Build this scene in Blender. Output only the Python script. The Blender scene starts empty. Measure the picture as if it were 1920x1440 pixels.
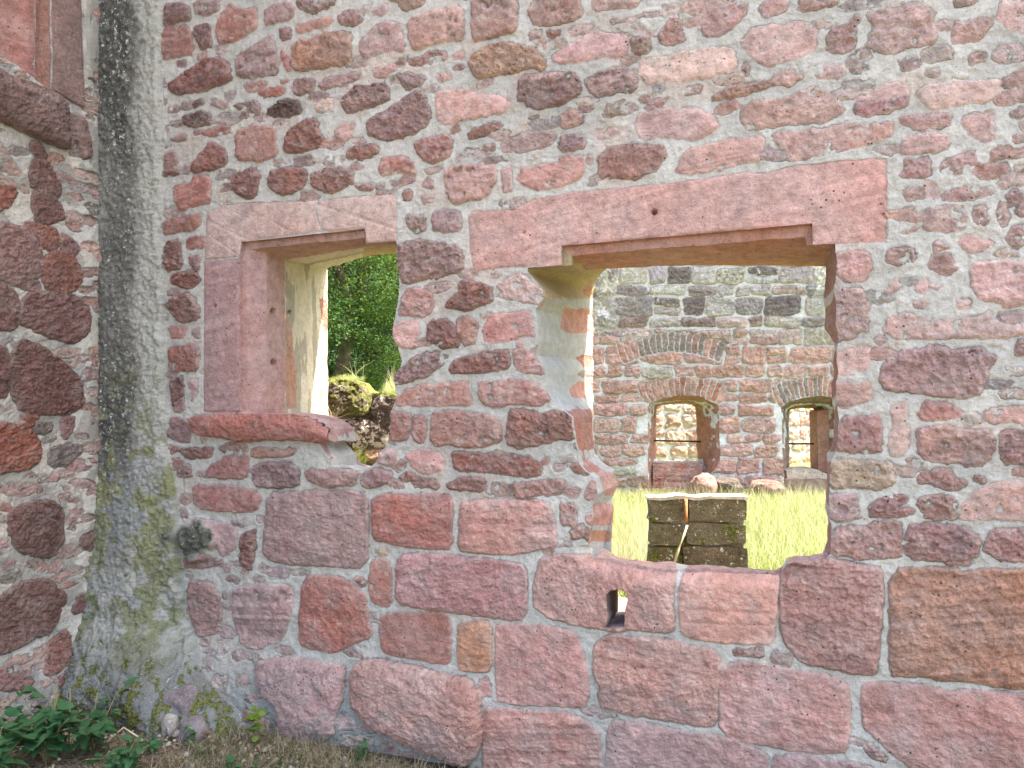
import bpy, math, random
import numpy as np
from mathutils import Vector
rad = math.radians
S = bpy.context.scene
COL = S.collection
# ---------------------------------------------------------------- camera / light
D = 2.9; EYE = 1.6; YAW = rad(23.3); F = 1440.0
cam_d = bpy.data.cameras.new("camera"); cam_d.sensor_width = 36; cam_d.lens = 27
cam_d.clip_start = .05; cam_d.clip_end = 500
cam = bpy.data.objects.new("camera", cam_d); COL.objects.link(cam)
cam.location = (0, -D, EYE); cam.rotation_euler = (rad(90), 0, YAW)
S.camera = cam
FWD = np.array([-math.sin(YAW), math.cos(YAW), 0.]); RGT = np.array([math.cos(YAW), math.sin(YAW), 0.]); UPV = np.array([0, 0, 1.])
CAM = np.array([0, -D, EYE])
SUN_EL = rad(63)
sh = np.array([.895, .446, 0.])                   # horizontal direction towards the sun: right, slightly behind the wall
sun_az = math.atan2(sh[0], sh[1])                 # clockwise from +Y
w = bpy.data.worlds.new("World"); S.world = w; w.use_nodes = True
nt = w.node_tree; bg = nt.nodes['Background']
sky = nt.nodes.new('ShaderNodeTexSky'); sky.sky_type = 'NISHITA'; sky.sun_disc = False
sky.sun_elevation = SUN_EL; sky.sun_rotation = sun_az
sky.air_density = 1.0; sky.dust_density = 3.5; sky.ozone_density = .6
nt.links.new(sky.outputs[0], bg.inputs[0]); bg.inputs[1].default_value = 0.15
sd_ = bpy.data.lights.new("sun", 'SUN'); sd_.energy = 5.0; sd_.angle = rad(.5); sd_.color = (1, .95, .87)
sun = bpy.data.objects.new("sun", sd_); COL.objects.link(sun)
tow = Vector((sh[0], sh[1], np.linalg.norm(sh) * math.tan(SUN_EL)))
sun.rotation_euler = tow.to_track_quat('Z', 'Y').to_euler(); sun.location = (2, 2, 12)
S.view_settings.view_transform = 'Standard'; S.view_settings.look = 'None'; S.view_settings.gamma = 1
S.view_settings.exposure = 2.45
S.view_settings.use_white_balance = True; S.view_settings.white_balance_temperature = 7350; S.view_settings.white_balance_tint = 8
S.render.engine = 'CYCLES'; S.cycles.max_bounces = 7; S.cycles.diffuse_bounces = 5
rng = np.random.default_rng(7); random.seed(7)

# ---------------------------------------------------------------- numpy noise
def _h(ix, iy, s):
    n = (ix.astype(np.int64) * 374761393 + iy.astype(np.int64) * 668265263 + s * 974634777) & 0xffffffff
    n = ((n ^ (n >> 13)) * 1274126177) & 0xffffffff
    n = n ^ (n >> 16)
    return (n & 0xffffff) / float(0xffffff)
def vn(x, y, s=0):
    x = np.asarray(x, float); y = np.asarray(y, float)
    ix = np.floor(x); iy = np.floor(y); fx = x - ix; fy = y - iy
    u = fx * fx * fx * (fx * (fx * 6 - 15) + 10); v = fy * fy * fy * (fy * (fy * 6 - 15) + 10)
    a = _h(ix, iy, s); b = _h(ix + 1, iy, s); c = _h(ix, iy + 1, s); d = _h(ix + 1, iy + 1, s)
    return (a + (b - a) * u + (c - a) * v + (a - b - c + d) * u * v) * 2 - 1
def fbm(x, y, o=4, s=0, g=.5):
    r = 0; a = 1; t = 0; f = 1.
    for k in range(o):
        r = r + a * vn(x * f + k * 17.3, y * f - k * 9.1, s + k * 31); t += a; a *= g; f *= 2.03
    return r / t
def ridged(x, y, o=3, s=0):
    r = 0; a = 1; t = 0; f = 1.
    for k in range(o):
        r = r + a * (1 - 2 * np.abs(vn(x * f + k * 5.3, y * f + k * 3.1, s + k * 7))); t += a; a *= .5; f *= 2.1
    return r / t
def sst(a, b, x):
    t = np.clip((x - a) / (b - a), 0, 1); return t * t * (3 - 2 * t)
def mix(a, b, t):
    return a + (b - a) * t

# ---------------------------------------------------------------- object helpers
def empty(name, loc, label, cat, group=None, kind=None):
    o = bpy.data.objects.new(name, None); COL.objects.link(o); o.location = loc; o.empty_display_size = .2
    o['label'] = label; o['category'] = cat
    if group: o['group'] = group
    if kind: o['kind'] = kind
    return o
def link(name, me, mat, parent=None, label=None, loc=(0, 0, 0)):
    o = bpy.data.objects.new(name, me); COL.objects.link(o)
    if mat and not len(me.materials): me.materials.append(mat)
    if parent:
        o.parent = parent; o.matrix_parent_inverse = parent.matrix_world.inverted()
        pl = parent; acc = Vector((0, 0, 0))
        while pl: acc += Vector(pl.location); pl = pl.parent
        o.matrix_parent_inverse.identity(); o.location = Vector(loc) - acc
    else: o.location = loc
    if label: o['label'] = label
    return o
def mesh_np(name, V, Fq, attrs=None, smooth=True, tri=None):
    """V (n,3), Fq (m,4) quads, tri (k,3)"""
    me = bpy.data.meshes.new(name); V = np.asarray(V, np.float32)
    Fq = np.asarray(Fq, np.int32).reshape(-1, 4); tri = np.zeros((0, 3), np.int32) if tri is None else np.asarray(tri, np.int32).reshape(-1, 3)
    me.vertices.add(len(V)); me.vertices.foreach_set('co', V.ravel())
    nl = Fq.size + tri.size; me.loops.add(nl)
    me.loops.foreach_set('vertex_index', np.concatenate([Fq.ravel(), tri.ravel()]))
    me.polygons.add(len(Fq) + len(tri))
    st = np.concatenate([np.arange(len(Fq)) * 4, Fq.size + np.arange(len(tri)) * 3]).astype(np.int32)
    me.polygons.foreach_set('loop_start', st)
    try: me.polygons.foreach_set('loop_total', np.concatenate([np.full(len(Fq), 4), np.full(len(tri), 3)]).astype(np.int32))
    except Exception: pass
    me.polygons.foreach_set('use_smooth', np.full(len(Fq) + len(tri), smooth))
    if attrs:
        for k, a in attrs.items():
            a = np.asarray(a, np.float32)
            if a.ndim == 1:
                at = me.attributes.new(k, 'FLOAT', 'POINT'); at.data.foreach_set('value', a)
            else:
                at = me.attributes.new(k, 'FLOAT_COLOR', 'POINT')
                at.data.foreach_set('color', np.concatenate([a, np.ones((len(a), 1), np.float32)], 1).ravel())
    me.update(calc_edges=True); me.validate()
    return me
def local(V, o): return np.asarray(V) - np.array(o)

# ---------------------------------------------------------------- materials
class NT:
    def __init__(s, name, rough=.9, spec=.2):
        s.m = bpy.data.materials.new(name); s.m.use_nodes = True; s.t = s.m.node_tree
        s.b = s.t.nodes['Principled BSDF']; s.b.inputs['Roughness'].default_value = rough
        s.b.inputs['Specular IOR Level'].default_value = spec
    def n(s, ty, **kw):
        x = s.t.nodes.new(ty)
        for k, v in kw.items(): setattr(x, k, v)
        return x
    def L(s, a, b): s.t.links.new(a, b)
    def at(s, name, out='Fac'):
        x = s.n('ShaderNodeAttribute'); x.attribute_name = name; return x.outputs[out]
    def v(s, sock, val):
        if hasattr(val, 'links'): s.L(val, sock)
        else: sock.default_value = val
    def math(s, op, a, b=0., c=0., clamp=False):
        x = s.n('ShaderNodeMath', operation=op); x.use_clamp = clamp
        s.v(x.inputs[0], a); s.v(x.inputs[1], b); s.v(x.inputs[2], c); return x.outputs[0]
    def mr(s, x_, a, b, c=0., d=1.):
        x = s.n('ShaderNodeMapRange', interpolation_type='SMOOTHSTEP'); s.v(x.inputs[0], x_)
        for i, q in enumerate((a, b, c, d)): s.v(x.inputs[i + 1], q)
        return x.outputs[0]
    def mix(s, f, a, b, ty='MIX'):
        x = s.n('ShaderNodeMix', data_type='RGBA', blend_type=ty); s.v(x.inputs[0], f)
        for q, v in ((x.inputs[6], a), (x.inputs[7], b)):
            if isinstance(v, tuple): q.default_value = (*v[:3], 1)
            else: s.L(v, q)
        return x.outputs[2]
    def noise(s, sc, det=3, rough=.6, vec=None, dim='3D', dist=0):
        x = s.n('ShaderNodeTexNoise', noise_dimensions=dim); x.inputs['Scale'].default_value = sc; x.inputs['Detail'].default_value = det
        x.inputs['Roughness'].default_value = rough; x.inputs['Distortion'].default_value = dist
        if vec is not None: s.L(vec, x.inputs['Vector'])
        return x.outputs[0]
    def voro(s, sc, vec=None, feature='F1', out='Distance'):
        x = s.n('ShaderNodeTexVoronoi', feature=feature); x.inputs['Scale'].default_value = sc
        if vec is not None: s.L(vec, x.inputs['Vector'])
        return x.outputs[out]
    def geo(s): return s.n('ShaderNodeNewGeometry').outputs['Position']
    def mapv(s, vec, scale):
        x = s.n('ShaderNodeMapping'); x.inputs['Scale'].default_value = scale; s.L(vec, x.inputs[0]); return x.outputs[0]
    def bump(s, h, st=1., dist=1.):
        x = s.n('ShaderNodeBump'); x.inputs['Strength'].default_value = st; x.inputs['Distance'].default_value = dist
        s.L(h, x.inputs['Height']); s.L(x.outputs[0], s.b.inputs['Normal'])

def masonry_mat(name, k=1.0, edge=.004):
    """stone and mortar; k scales texture frequency (1 = near wall)"""
    m = NT(name, .92, .15); P = m.geo()
    sd = m.at('sd'); tint = m.at('tint', 'Color'); mort = m.at('mort', 'Color')
    sep = m.n('ShaderNodeSeparateColor'); m.L(m.at('aux', 'Color'), sep.inputs[0])
    rough, lich, moss = sep.outputs[0], sep.outputs[1], sep.outputs[2]
    n_big = m.noise(3.2 * k, 4, .6, P); n_mid = m.noise(22 * k, 5, .65, P); n_f = m.noise(95 * k, 4, .7, P)
    n_ff = m.noise(300 * k, 2, .6, P)
    strat = m.noise(9 * k, 4, .6, m.mapv(P, (1.2, 1.2, 6.5)))
    e = m.math('ADD', sd, m.math('MULTIPLY', m.math('SUBTRACT', n_f, .5), edge * 3.0))
    e = m.math('ADD', e, m.math('MULTIPLY', m.math('SUBTRACT', n_mid, .5), edge * 2.2))
    mask = m.mr(e, -edge * .3, edge * .35)
    # stone colour
    hsv = m.n('ShaderNodeHueSaturation'); m.L(tint, hsv.inputs['Color'])
    m.v(hsv.inputs['Value'], m.mr(n_mid, .25, .75, .72, 1.28)); m.v(hsv.inputs['Saturation'], m.mr(n_big, .3, .7, 1.12, .82))
    c = m.mix(m.mr(strat, .45, .7, 0, .35), hsv.outputs[0], m.mix(.5, tint, (.55, .33, .27)))
    c = m.mix(m.mr(n_f, .55, .75, 0, .35), c, (.52, .40, .37))
    c = m.mix(m.mr(n_f, .42, .25, 0, .5), c, (.10, .045, .04))
    grime = m.noise(6.5 * k, 5, .7, P)
    c = m.mix(m.math('MULTIPLY', m.mr(grime, .5, .72, 0, .4), m.mr(rough, .0, .5, .25, 1.)), c, (.36, .30, .29))
    c = m.mix(m.mr(n_ff, .56, .74, 0, .5), c, (.60, .47, .43)); c = m.mix(m.mr(n_ff, .44, .28, 0, .55), c, (.10, .05, .045))
    n_c = m.noise(52 * k, 5, .8, P); c = m.mix(m.mr(n_c, .56, .70, 0, .4), c, (.56, .42, .39)); c = m.mix(m.mr(n_c, .44, .31, 0, .5), c, (.11, .05, .045))
    # mineral specks and pits
    spk = m.voro(60 * k, P); c = m.mix(m.math('MULTIPLY', m.mr(spk, .13, .08), m.mr(m.noise(11 * k, 2, .5, P), .52, .62)), c, (.62, .58, .54))
    pit = m.voro(38 * k, P); pitm = m.math('MULTIPLY', m.mr(pit, .17, .10), m.mr(m.noise(7 * k, 2, .5, P), .50, .60))
    c = m.mix(m.math('MULTIPLY', pitm, .85), c, (.045, .025, .022))
    # mortar colour
    mc = m.mix(m.mr(n_mid, .3, .7), m.mix(.32, mort, (.16, .15, .135)), mort)
    mc = m.mix(m.mr(n_f, .62, .8, 0, .6), mc, (.62, .60, .56)); mc = m.mix(m.mr(n_f, .40, .26, 0, .6), mc, (.12, .115, .10))
    mc = m.mix(m.mr(n_ff, .55, .72, 0, .45), mc, (.72, .70, .66)); mc = m.mix(m.mr(n_ff, .44, .28, 0, .5), mc, (.15, .145, .13))
    mspk = m.voro(75 * k, P); mp = m.math('MULTIPLY', m.mr(mspk, .14, .09), m.mr(m.noise(15 * k, 2, .5, P), .5, .6))
    mc = m.mix(m.math('MULTIPLY', mp, .75), mc, (.06, .055, .05))
    col = m.mix(mask, mc, c)
    # dark crack along the joint
    rim = m.math('MULTIPLY', m.mr(m.math('ABSOLUTE', m.math('ADD', e, edge * .3)), edge * .75, edge * .15), m.mr(m.noise(9 * k, 3, .6, P), .46, .62))
    col = m.mix(m.math('MULTIPLY', rim, .38), col, (.05, .042, .038))
    # lichen
    lv = m.voro(26 * k, m.n('ShaderNodeVectorMath', operation='ADD').outputs[0]) if False else m.noise(34 * k, 5, .75, P)
    lthr = m.math('SUBTRACT', .74, m.math('MULTIPLY', lich, .28))
    lm = m.mr(m.math('SUBTRACT', lv, lthr), 0, .035)
    lm = m.math('MULTIPLY', lm, m.mr(lich, .02, .12))
    col = m.mix(lm, col, (.58, .60, .56))
    mthr = m.math('SUBTRACT', .80, m.math('MULTIPLY', moss, .62))
    mm = m.math('MULTIPLY', m.mr(m.math('SUBTRACT', m.noise(13 * k, 5, .7, P), mthr), 0, .09), m.mr(moss, .02, .1))
    col = m.mix(mm, col, m.mix(m.mr(n_f, .35, .65), (.045, .055, .015), (.19, .20, .06)))
    m.L(col, m.b.inputs['Base Color'])
    # relief
    chis = m.noise(46 * k, 4, .72, m.mapv(P, (1, 1, 1.25)), dist=.25)
    hs = m.math('MULTIPLY', m.math('MULTIPLY_ADD', n_f, .5, m.math('MULTIPLY_ADD', n_ff, .14, chis)), m.math('MULTIPLY_ADD', rough, .024 / k, .006 / k))
    hs = m.math('SUBTRACT', hs, m.math('MULTIPLY', pitm, .004 / k))
    hm = m.math('ADD', m.math('MULTIPLY', n_f, .0075 / k), m.math('MULTIPLY', n_ff, .0022 / k))
    hm = m.math('ADD', hm, m.math('MULTIPLY', n_mid, .013 / k))
    hm = m.math('SUBTRACT', hm, m.math('MULTIPLY', mp, .003 / k))
    h = m.math('ADD', m.math('MULTIPLY', mask, hs), m.math('MULTIPLY', m.math('SUBTRACT', 1., mask), hm))
    h = m.math('SUBTRACT', h, m.math('MULTIPLY', rim, .002 / k))
    h = m.math('ADD', h, m.math('MULTIPLY', mm, .006 / k))
    m.bump(h, .9)
    return m.m
M_NEAR = masonry_mat('near_masonry', 1.0, .0042)
M_FAR = masonry_mat('far_masonry', .42, .008)
M_MID = masonry_mat('mid_masonry', .6, .006)

def simple(name, col, col2=None, sc=8, rough=.9, bump=.0, spec=.2, trans=0):
    m = NT(name, rough, spec); P = m.geo()
    if col2: m.L(m.mix(m.mr(m.noise(sc, 5, .65, P), .35, .65), col, col2), m.b.inputs['Base Color'])
    else: m.b.inputs['Base Color'].default_value = (*col, 1)
    if bump: m.bump(m.math('MULTIPLY', m.noise(sc * 4, 4, .7, P), bump))
    return m.m
def leaf_mat(name, a, b, trans=.45, sc=6, lvc=(.30, .33, .07)):
    m = NT(name, .75, .08); P = m.geo()
    c = m.mix(m.mr(m.noise(sc, 3, .6, P), .35, .65), a, b)
    rn = m.n('ShaderNodeObjectInfo')
    c = m.mix(m.mr(m.at('lv'), 0, 1, 0, 1), c, m.mix(.5, c, lvc))
    m.L(c, m.b.inputs['Base Color'])
    tr = m.n('ShaderNodeBsdfTranslucent'); m.L(m.mix(.45, c, (.30, .42, .04) if lvc[2] < .1 else lvc), tr.inputs[0])
    ms = m.n('ShaderNodeMixShader'); ms.inputs[0].default_value = trans
    out = [x for x in m.t.nodes if x.type == 'OUTPUT_MATERIAL'][0]
    m.L(m.b.outputs[0], ms.inputs[1]); m.L(tr.outputs[0], ms.inputs[2]); m.L(ms.outputs[0], out.inputs[0])
    return m.m

# ---------------------------------------------------------------- wall engine
class Plane:
    def __init__(s, O, U, N):
        s.O = np.array(O, float); s.U = np.array(U, float); s.N = np.array(N, float)
    def w(s, u, z, h=0):
        u = np.asarray(u)[..., None]; z = np.asarray(z)[..., None]; h = np.asarray(h)[..., None] if np.ndim(h) else h
        return s.O + s.U * u + UPV * z + s.N * h
    def px(s, x, y, depth=0.):
        d = FWD + RGT * ((x - 960) / F) + UPV * ((720 - y) / F)
        t = np.dot(s.O - s.N * depth - CAM, s.N) / np.dot(d, s.N)
        p = CAM + d * t
        return (np.dot(p - s.O, s.U), p[2] - s.O[2])
def to_px(P):
    q = P - CAM; z = q @ FWD
    z = np.where(np.abs(z) < 1e-3, 1e-3, z)
    return 960 + F * (q @ RGT) / z, 720 - F * q[..., 2] / z, z
def chaikin(p, n=1, r=.25):
    p = np.asarray(p, float)
    for _ in range(n):
        q = np.roll(p, -1, 0); p = np.stack([p * (1 - r) + q * r, p * r + q * (1 - r)], 1).reshape(-1, 2)
    return p
def poly_sd(p, X, Y):
    """signed distance, positive inside"""
    d2 = np.full(X.shape, 1e9); ins = np.zeros(X.shape, bool); n = len(p)
    for i in range(n):
        a = p[i]; b = p[(i + 1) % n]; ex, ey = b - a; L2 = ex * ex + ey * ey + 1e-12
        wx = X - a[0]; wy = Y - a[1]; t = np.clip((wx * ex + wy * ey) / L2, 0, 1)
        dx = wx - ex * t; dy = wy - ey * t; d2 = np.minimum(d2, dx * dx + dy * dy)
        if abs(ey) > 1e-12:
            c = (a[1] > Y) != (b[1] > Y); ins ^= c & (X < ex * (Y - a[1]) / ey + a[0])
    return np.where(ins, 1, -1) * np.sqrt(d2)
TYPES = dict(r=(.34, .145, .115), R=(.32, .10, .08), p=(.46, .255, .225), v=(.36, .225, .215), o=(.42, .225, .155), d=(.11, .075, .065),
             k=(.50, .305, .275), w=(.52, .37, .325), t=(.46, .34, .22), g=(.24, .22, .215), b=(.23, .125, .115))
class Stone:
    def __init__(s, poly, col, cover=0., proud=0., rough=.5, name=None, round_=1, label=None, lich=0., moss=0., warp=1., flat=False, prio=False, grow=None):
        s.prio = prio; s.grow = (0. if flat else .006) if grow is None else grow
        s.poly = np.asarray(poly, float); s.col = np.array(col); s.cover = cover; s.proud = proud; s.rough = rough
        s.name = name; s.round = round_; s.label = label; s.lich = lich; s.moss = moss; s.warp = warp; s.flat = flat

VEIL = .72
def build_wall(pl, us, zs, stones, mat, parent, mortar, height=None, auxf=None, openings=(), sc=1., seed=1, part='masonry', regions=None, chips=0, edge=.0065, mfb=None, post=None):
    """height field over plane pl. openings: list of outline polygons in (u,z). Returns sampler of h."""
    us = np.asarray(us); zs = np.asarray(zs); nu, nz = len(us), len(zs)
    U, Z = np.meshgrid(us, zs)                                  # [iz,iu]
    wang = .0045 * ridged(U * 22 / sc, Z * 22 / sc, 2, seed + 6)
    wx = U + sc * (wang + .009 * fbm(U * 16 / sc, Z * 16 / sc, 3, seed + 1) + .0055 * fbm(U * 60 / sc, Z * 60 / sc, 3, seed + 2))
    wz = Z + sc * (.0045 * ridged(U * 20 / sc + 7, Z * 24 / sc, 2, seed + 7) + .009 * fbm(U * 16 / sc, Z * 16 / sc, 3, seed + 3) + .0055 * fbm(U * 60 / sc, Z * 60 / sc, 3, seed + 4))
    SD = np.full(U.shape, -.06 * sc); ID = np.full(U.shape, -1, np.int32)
    pn = fbm(U * 26 / sc, Z * 30 / sc, 4, seed + 9)
    def stamp(k, s):
        p = chaikin(s.poly, s.round, .25 if s.round > 1 else .15)
        mg = .05 * sc
        i0, i1 = np.searchsorted(us, [p[:, 0].min() - mg, p[:, 0].max() + mg]); j0, j1 = np.searchsorted(zs, [p[:, 1].min() - mg, p[:, 1].max() + mg])
        if i1 - i0 < 2 or j1 - j0 < 2: return
        sl = (slice(j0, j1), slice(i0, i1))
        X = mix(U[sl], wx[sl], s.warp); Y = mix(Z[sl], wz[sl], s.warp)
        sd = poly_sd(p, X, Y) + s.grow * sc
        if s.cover > 0: sd = np.minimum(sd, (pn[sl] + .75 - s.cover * 1.15) * .05 * sc)
        m = sd > SD[sl] if not s.prio else sd > -.010 * sc
        SD[sl] = np.where(m, sd, SD[sl]); ID[sl] = np.where(m, k, ID[sl])
    for k, s in enumerate(stones): stamp(k, s)
    rg = np.random.default_rng(seed)
    stones = list(stones)
    cand = np.argwhere(SD < -.022 * sc)
    for _ in range(chips if len(cand) else 0):
        j, i = cand[rg.integers(len(cand))]
        if SD[j, i] > -.018 * sc: continue
        r = min(rg.uniform(.016, .040) * sc, -SD[j, i] * 1.0); a = np.arange(8) / 8 * 6.283 + rg.uniform(0, 1)
        rr = r * rg.uniform(.6, 1.15, 8); el = rg.uniform(1.3, 3.2); q = np.sign(np.cos(a)) * np.abs(np.cos(a)) ** .7 * rr * el
        p = np.stack([us[i] + q, zs[j] + np.sin(a) * rr + q * rg.uniform(-.06, .03)], 1)
        c = np.array(TYPES[rg.choice(list('ppvvwrrb' if us[i] < -1.2 else 'ppvwwpg'))]) * rg.uniform(.85, 1.1)
        stones.append(Stone(p, mix(c, mortar, rg.uniform(.0, .5)), rg.uniform(.1, .5), -.001, .6, round_=1, grow=.002)); stamp(len(stones) - 1, stones[-1])
    n = len(stones) + 1
    g = lambda f: np.array([f(s) for s in stones] + [f(Stone([[0, 0]], mortar))])
    PR = 1.35 * g(lambda s: s.proud) * g(lambda s: 1.5 if s.poly[:, 0].mean() < -1.2 else 1.); RO = g(lambda s: s.rough); LI = g(lambda s: s.lich); MO = g(lambda s: s.moss); CV = g(lambda s: s.cover)
    CO = np.array([s.col * rg.uniform(.98, 1.18) * (1 + .022 * rg.standard_normal(3)) if not s.flat else s.col for s in stones] + [np.array(mortar)])
    CX = np.array([s.poly.mean(0) for s in stones] + [np.zeros(2)]); TL = rg.normal(0, .035, (n, 2)); TL[[k for k, s in enumerate(stones) if s.flat]] = 0
    FL = np.array([s.flat for s in stones] + [False])
    wide = (fbm(U * 3.1 / sc, Z * 3.1 / sc, 3, seed + 20))
    hm = sc * (.006 * wide + .006 * fbm(U * 13 / sc, Z * 17 / sc, 4, seed + 21) + .0035 * fbm(U * 55 / sc, Z * 55 / sc, 3, seed + 22) - .0035 * sst(.72, .95, ridged(U * 9 / sc, Z * 9 / sc, 2, seed + 25)))
    inside = sst(-.001 * sc, edge * sc, SD)
    tilt = (U - CX[ID, 0]) * TL[ID, 0] + (Z - CX[ID, 1]) * TL[ID, 1]
    tilt = np.clip(tilt, -.008 * sc, .008 * sc)
    AN = rg.uniform(-1.1, .5, n)[ID]; ca, sa = np.cos(AN), np.sin(AN); ur, zr = U * ca + Z * sa, Z * ca - U * sa
    cell = fbm(ur * 30 / sc + ID * 3.7, zr * 42 / sc, 5, seed + 23, .66) * .95 + ridged(ur * 16 / sc, zr * 34 / sc + ID * 1.3, 4, seed + 24) * .42 + .5 * (1 - 2 * np.abs(fbm(ur * 48 / sc, zr * 60 / sc, 3, seed + 26)))
    belly = 1 - np.exp(-np.clip(SD, 0, 1) / (.035 * sc))
    hs = PR[ID] * (.45 + .55 * belly) + tilt * sst(0, .03 * sc, SD) + RO[ID] * sc * .013 * cell * sst(0, .010 * sc, SD)
    groove = -.0022 * sc * np.exp(-(SD / (.004 * sc)) ** 2) * (pn > -.1)
    H = np.where(ID >= 0, mix(hm, np.where(FL[ID], 0, .6) * hm + hs, inside), hm) + groove
    lip = .004 * sc * np.exp(-((SD + .008 * sc) / (.008 * sc)) ** 2) * (CV[ID] + .2)
    H = H + lip
    tint = CO[ID]; mo = np.ones(U.shape + (3,)) * np.array(mortar)
    tone = 1 + .16 * fbm(U * 2.2 / sc, Z * 2.2 / sc, 4, seed + 40) + .12 * fbm(U * 9 / sc, Z * 9 / sc, 3, seed + 41)
    mo = mo * tone[..., None]; mo = mix(mo, mo * np.array([1., .84, .79]), (sst(.05, .5, fbm(U * 5 / sc, Z * 7 / sc, 4, seed + 45)) * .7)[..., None])
    tint = tint * (1 + .12 * fbm(U * 7 / sc, Z * 7 / sc, 3, seed + 42))[..., None]
    veil = np.clip(.55 * np.exp(-np.clip(SD, 0, 1) / (.007 * sc)) + sst(.12, .5, fbm(U * 20 / sc, Z * 24 / sc, 4, seed + 51)) * (.25 + CV[ID]), 0, .75) * ~FL[ID]
    tint = mix(tint, mo * np.array([1., .93, .90]), (veil * VEIL)[..., None])
    BA = np.where(rg.random(n) < .45, rg.uniform(.12, .30, n), rg.uniform(0, .06, n))[ID]; BN = rg.uniform(-.25, .1, n)[ID]
    bz = (Z + U * BN); bed = fbm(U * 2.5 / sc + ID, bz * 55 / sc, 3, seed + 61)
    tint = tint * (1 + BA * bed * 1.4)[..., None]; tint = mix(tint, np.array([.58, .44, .40]), (sst(.5, .75, bed) * BA * 1.6)[..., None])
    tint = tint * (1 - .17 * sst(.15, .55, fbm(U * 9 / sc + ID * 2.1, Z * 12 / sc, 4, seed + 62)) * (rg.random(n) < .5)[ID])[..., None]
    hs_bed = BA * .012 * sc * bed
    crk = sst(.955, .985, ridged(U * 3.2 / sc + .25 * fbm(U * 14 / sc, Z * 14 / sc, 2, 5), Z * 4.5 / sc, 1, seed + 63)) * (fbm(U * 2 / sc, Z * 2 / sc, 2, seed + 64) > .05) * (ID < 0)
    mo = mo * (1 - .55 * crk)[..., None]; H = H + hs_bed * sst(0, .012 * sc, SD) * (ID >= 0) * ~FL[ID] - .003 * sc * crk
    aux = np.stack([RO[ID], LI[ID], MO[ID]], -1)
    W0 = pl.w(U, Z)
    if height is not None: H = height(U, Z, H, SD, ID, W0)
    if auxf is not None: SD, tint, mo, aux = auxf(U, Z, SD, tint, mo, aux, W0, ID)
    # faces and openings
    uc = (us[:-1] + us[1:]) / 2; zc = (zs[:-1] + zs[1:]) / 2; UC, ZC = np.meshgrid(uc, zc)
    keep = np.ones(UC.shape, bool); U2, Z2 = U.copy(), Z.copy()
    for o in openings:
        o = np.asarray(o); mg = .05
        i0, i1 = np.clip(np.searchsorted(us, [o[:, 0].min() - mg, o[:, 0].max() + mg]), 1, nu - 2); j0, j1 = np.clip(np.searchsorted(zs, [o[:, 1].min() - mg, o[:, 1].max() + mg]), 1, nz - 2)
        sl = (slice(j0, j1), slice(i0, i1)); cut = poly_sd(o, UC[sl], ZC[sl]) > 0
        keep[sl] &= ~cut
        kk = np.zeros(U.shape, int); kc = np.zeros(U.shape, int)
        c = np.zeros(keep.shape, bool); c[sl] = cut
        for dj in (0, 1):
            for di in (0, 1):
                kk[dj:nz - 1 + dj, di:nu - 1 + di] += keep; kc[dj:nz - 1 + dj, di:nu - 1 + di] += c
        b = np.argwhere((kk > 0) & (kc > 0))
        P = np.stack([U[b[:, 0], b[:, 1]], Z[b[:, 0], b[:, 1]]], 1)
        best = np.full(len(P), 1e9); res = P.copy()
        for i in range(len(o)):
            a = o[i]; e = o[(i + 1) % len(o)] - a; t = np.clip(((P - a) @ e) / (e @ e + 1e-12), 0, 1); q = a + t[:, None] * e
            d = ((P - q) ** 2).sum(1); m = d < best; best[m] = d[m]; res[m] = q[m]
        U2[b[:, 0], b[:, 1]] = res[:, 0]; Z2[b[:, 0], b[:, 1]] = res[:, 1]
    W = pl.w(U2, Z2, H).reshape(-1, 3)
    if post is not None: W = post(W)
    idx = np.arange(nu * nz).reshape(nz, nu)
    q = np.stack([idx[:-1, :-1], idx[:-1, 1:], idx[1:, 1:], idx[1:, :-1]], -1)
    if np.dot(np.cross(pl.U, UPV), pl.N) < 0: q = q[..., ::-1]
    # part index per face: min over corners so that the seam lies on the joint
    pid = np.full(keep.shape, -1)
    names = [s.name for s in stones]
    c4 = np.stack([ID[:-1, :-1], ID[:-1, 1:], ID[1:, 1:], ID[1:, :-1]], -1); s4 = np.stack([SD[:-1, :-1], SD[:-1, 1:], SD[1:, 1:], SD[1:, :-1]], -1)
    same = (c4 == c4[..., :1]).all(-1) & (s4 > -.003 * sc).any(-1)
    hasn = np.array([x is not None for x in names] + [False])
    pid = np.where(same & hasn[c4[..., 0]], c4[..., 0], -1)
    if regions is not None: pid = regions(UC, ZC, pid)
    A = dict(sd=SD.ravel(), tint=tint.reshape(-1, 3), mort=mo.reshape(-1, 3), aux=aux.reshape(-1, 3))
    for k in np.unique(pid[keep]):
        f = q[(pid == k) & keep]
        if len(f) < 6: continue
        uniq, inv = np.unique(f.ravel(), return_inverse=True)
        if k == -1: nm, lb = part, None
        elif k < -1: nm, lb = REG[k]
        else: nm, lb = stones[k].name, stones[k].label
        me = mesh_np(nm, W[uniq], inv.reshape(-1, 4), {a: v[uniq] for a, v in A.items()})
        link(nm, me, mat, parent, lb)
    def sample(u, z):
        i = np.clip(np.searchsorted(us, u), 0, nu - 1); j = np.clip(np.searchsorted(zs, z), 0, nz - 1)
        return H[j, i]
    return sample
REG = {}

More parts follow.
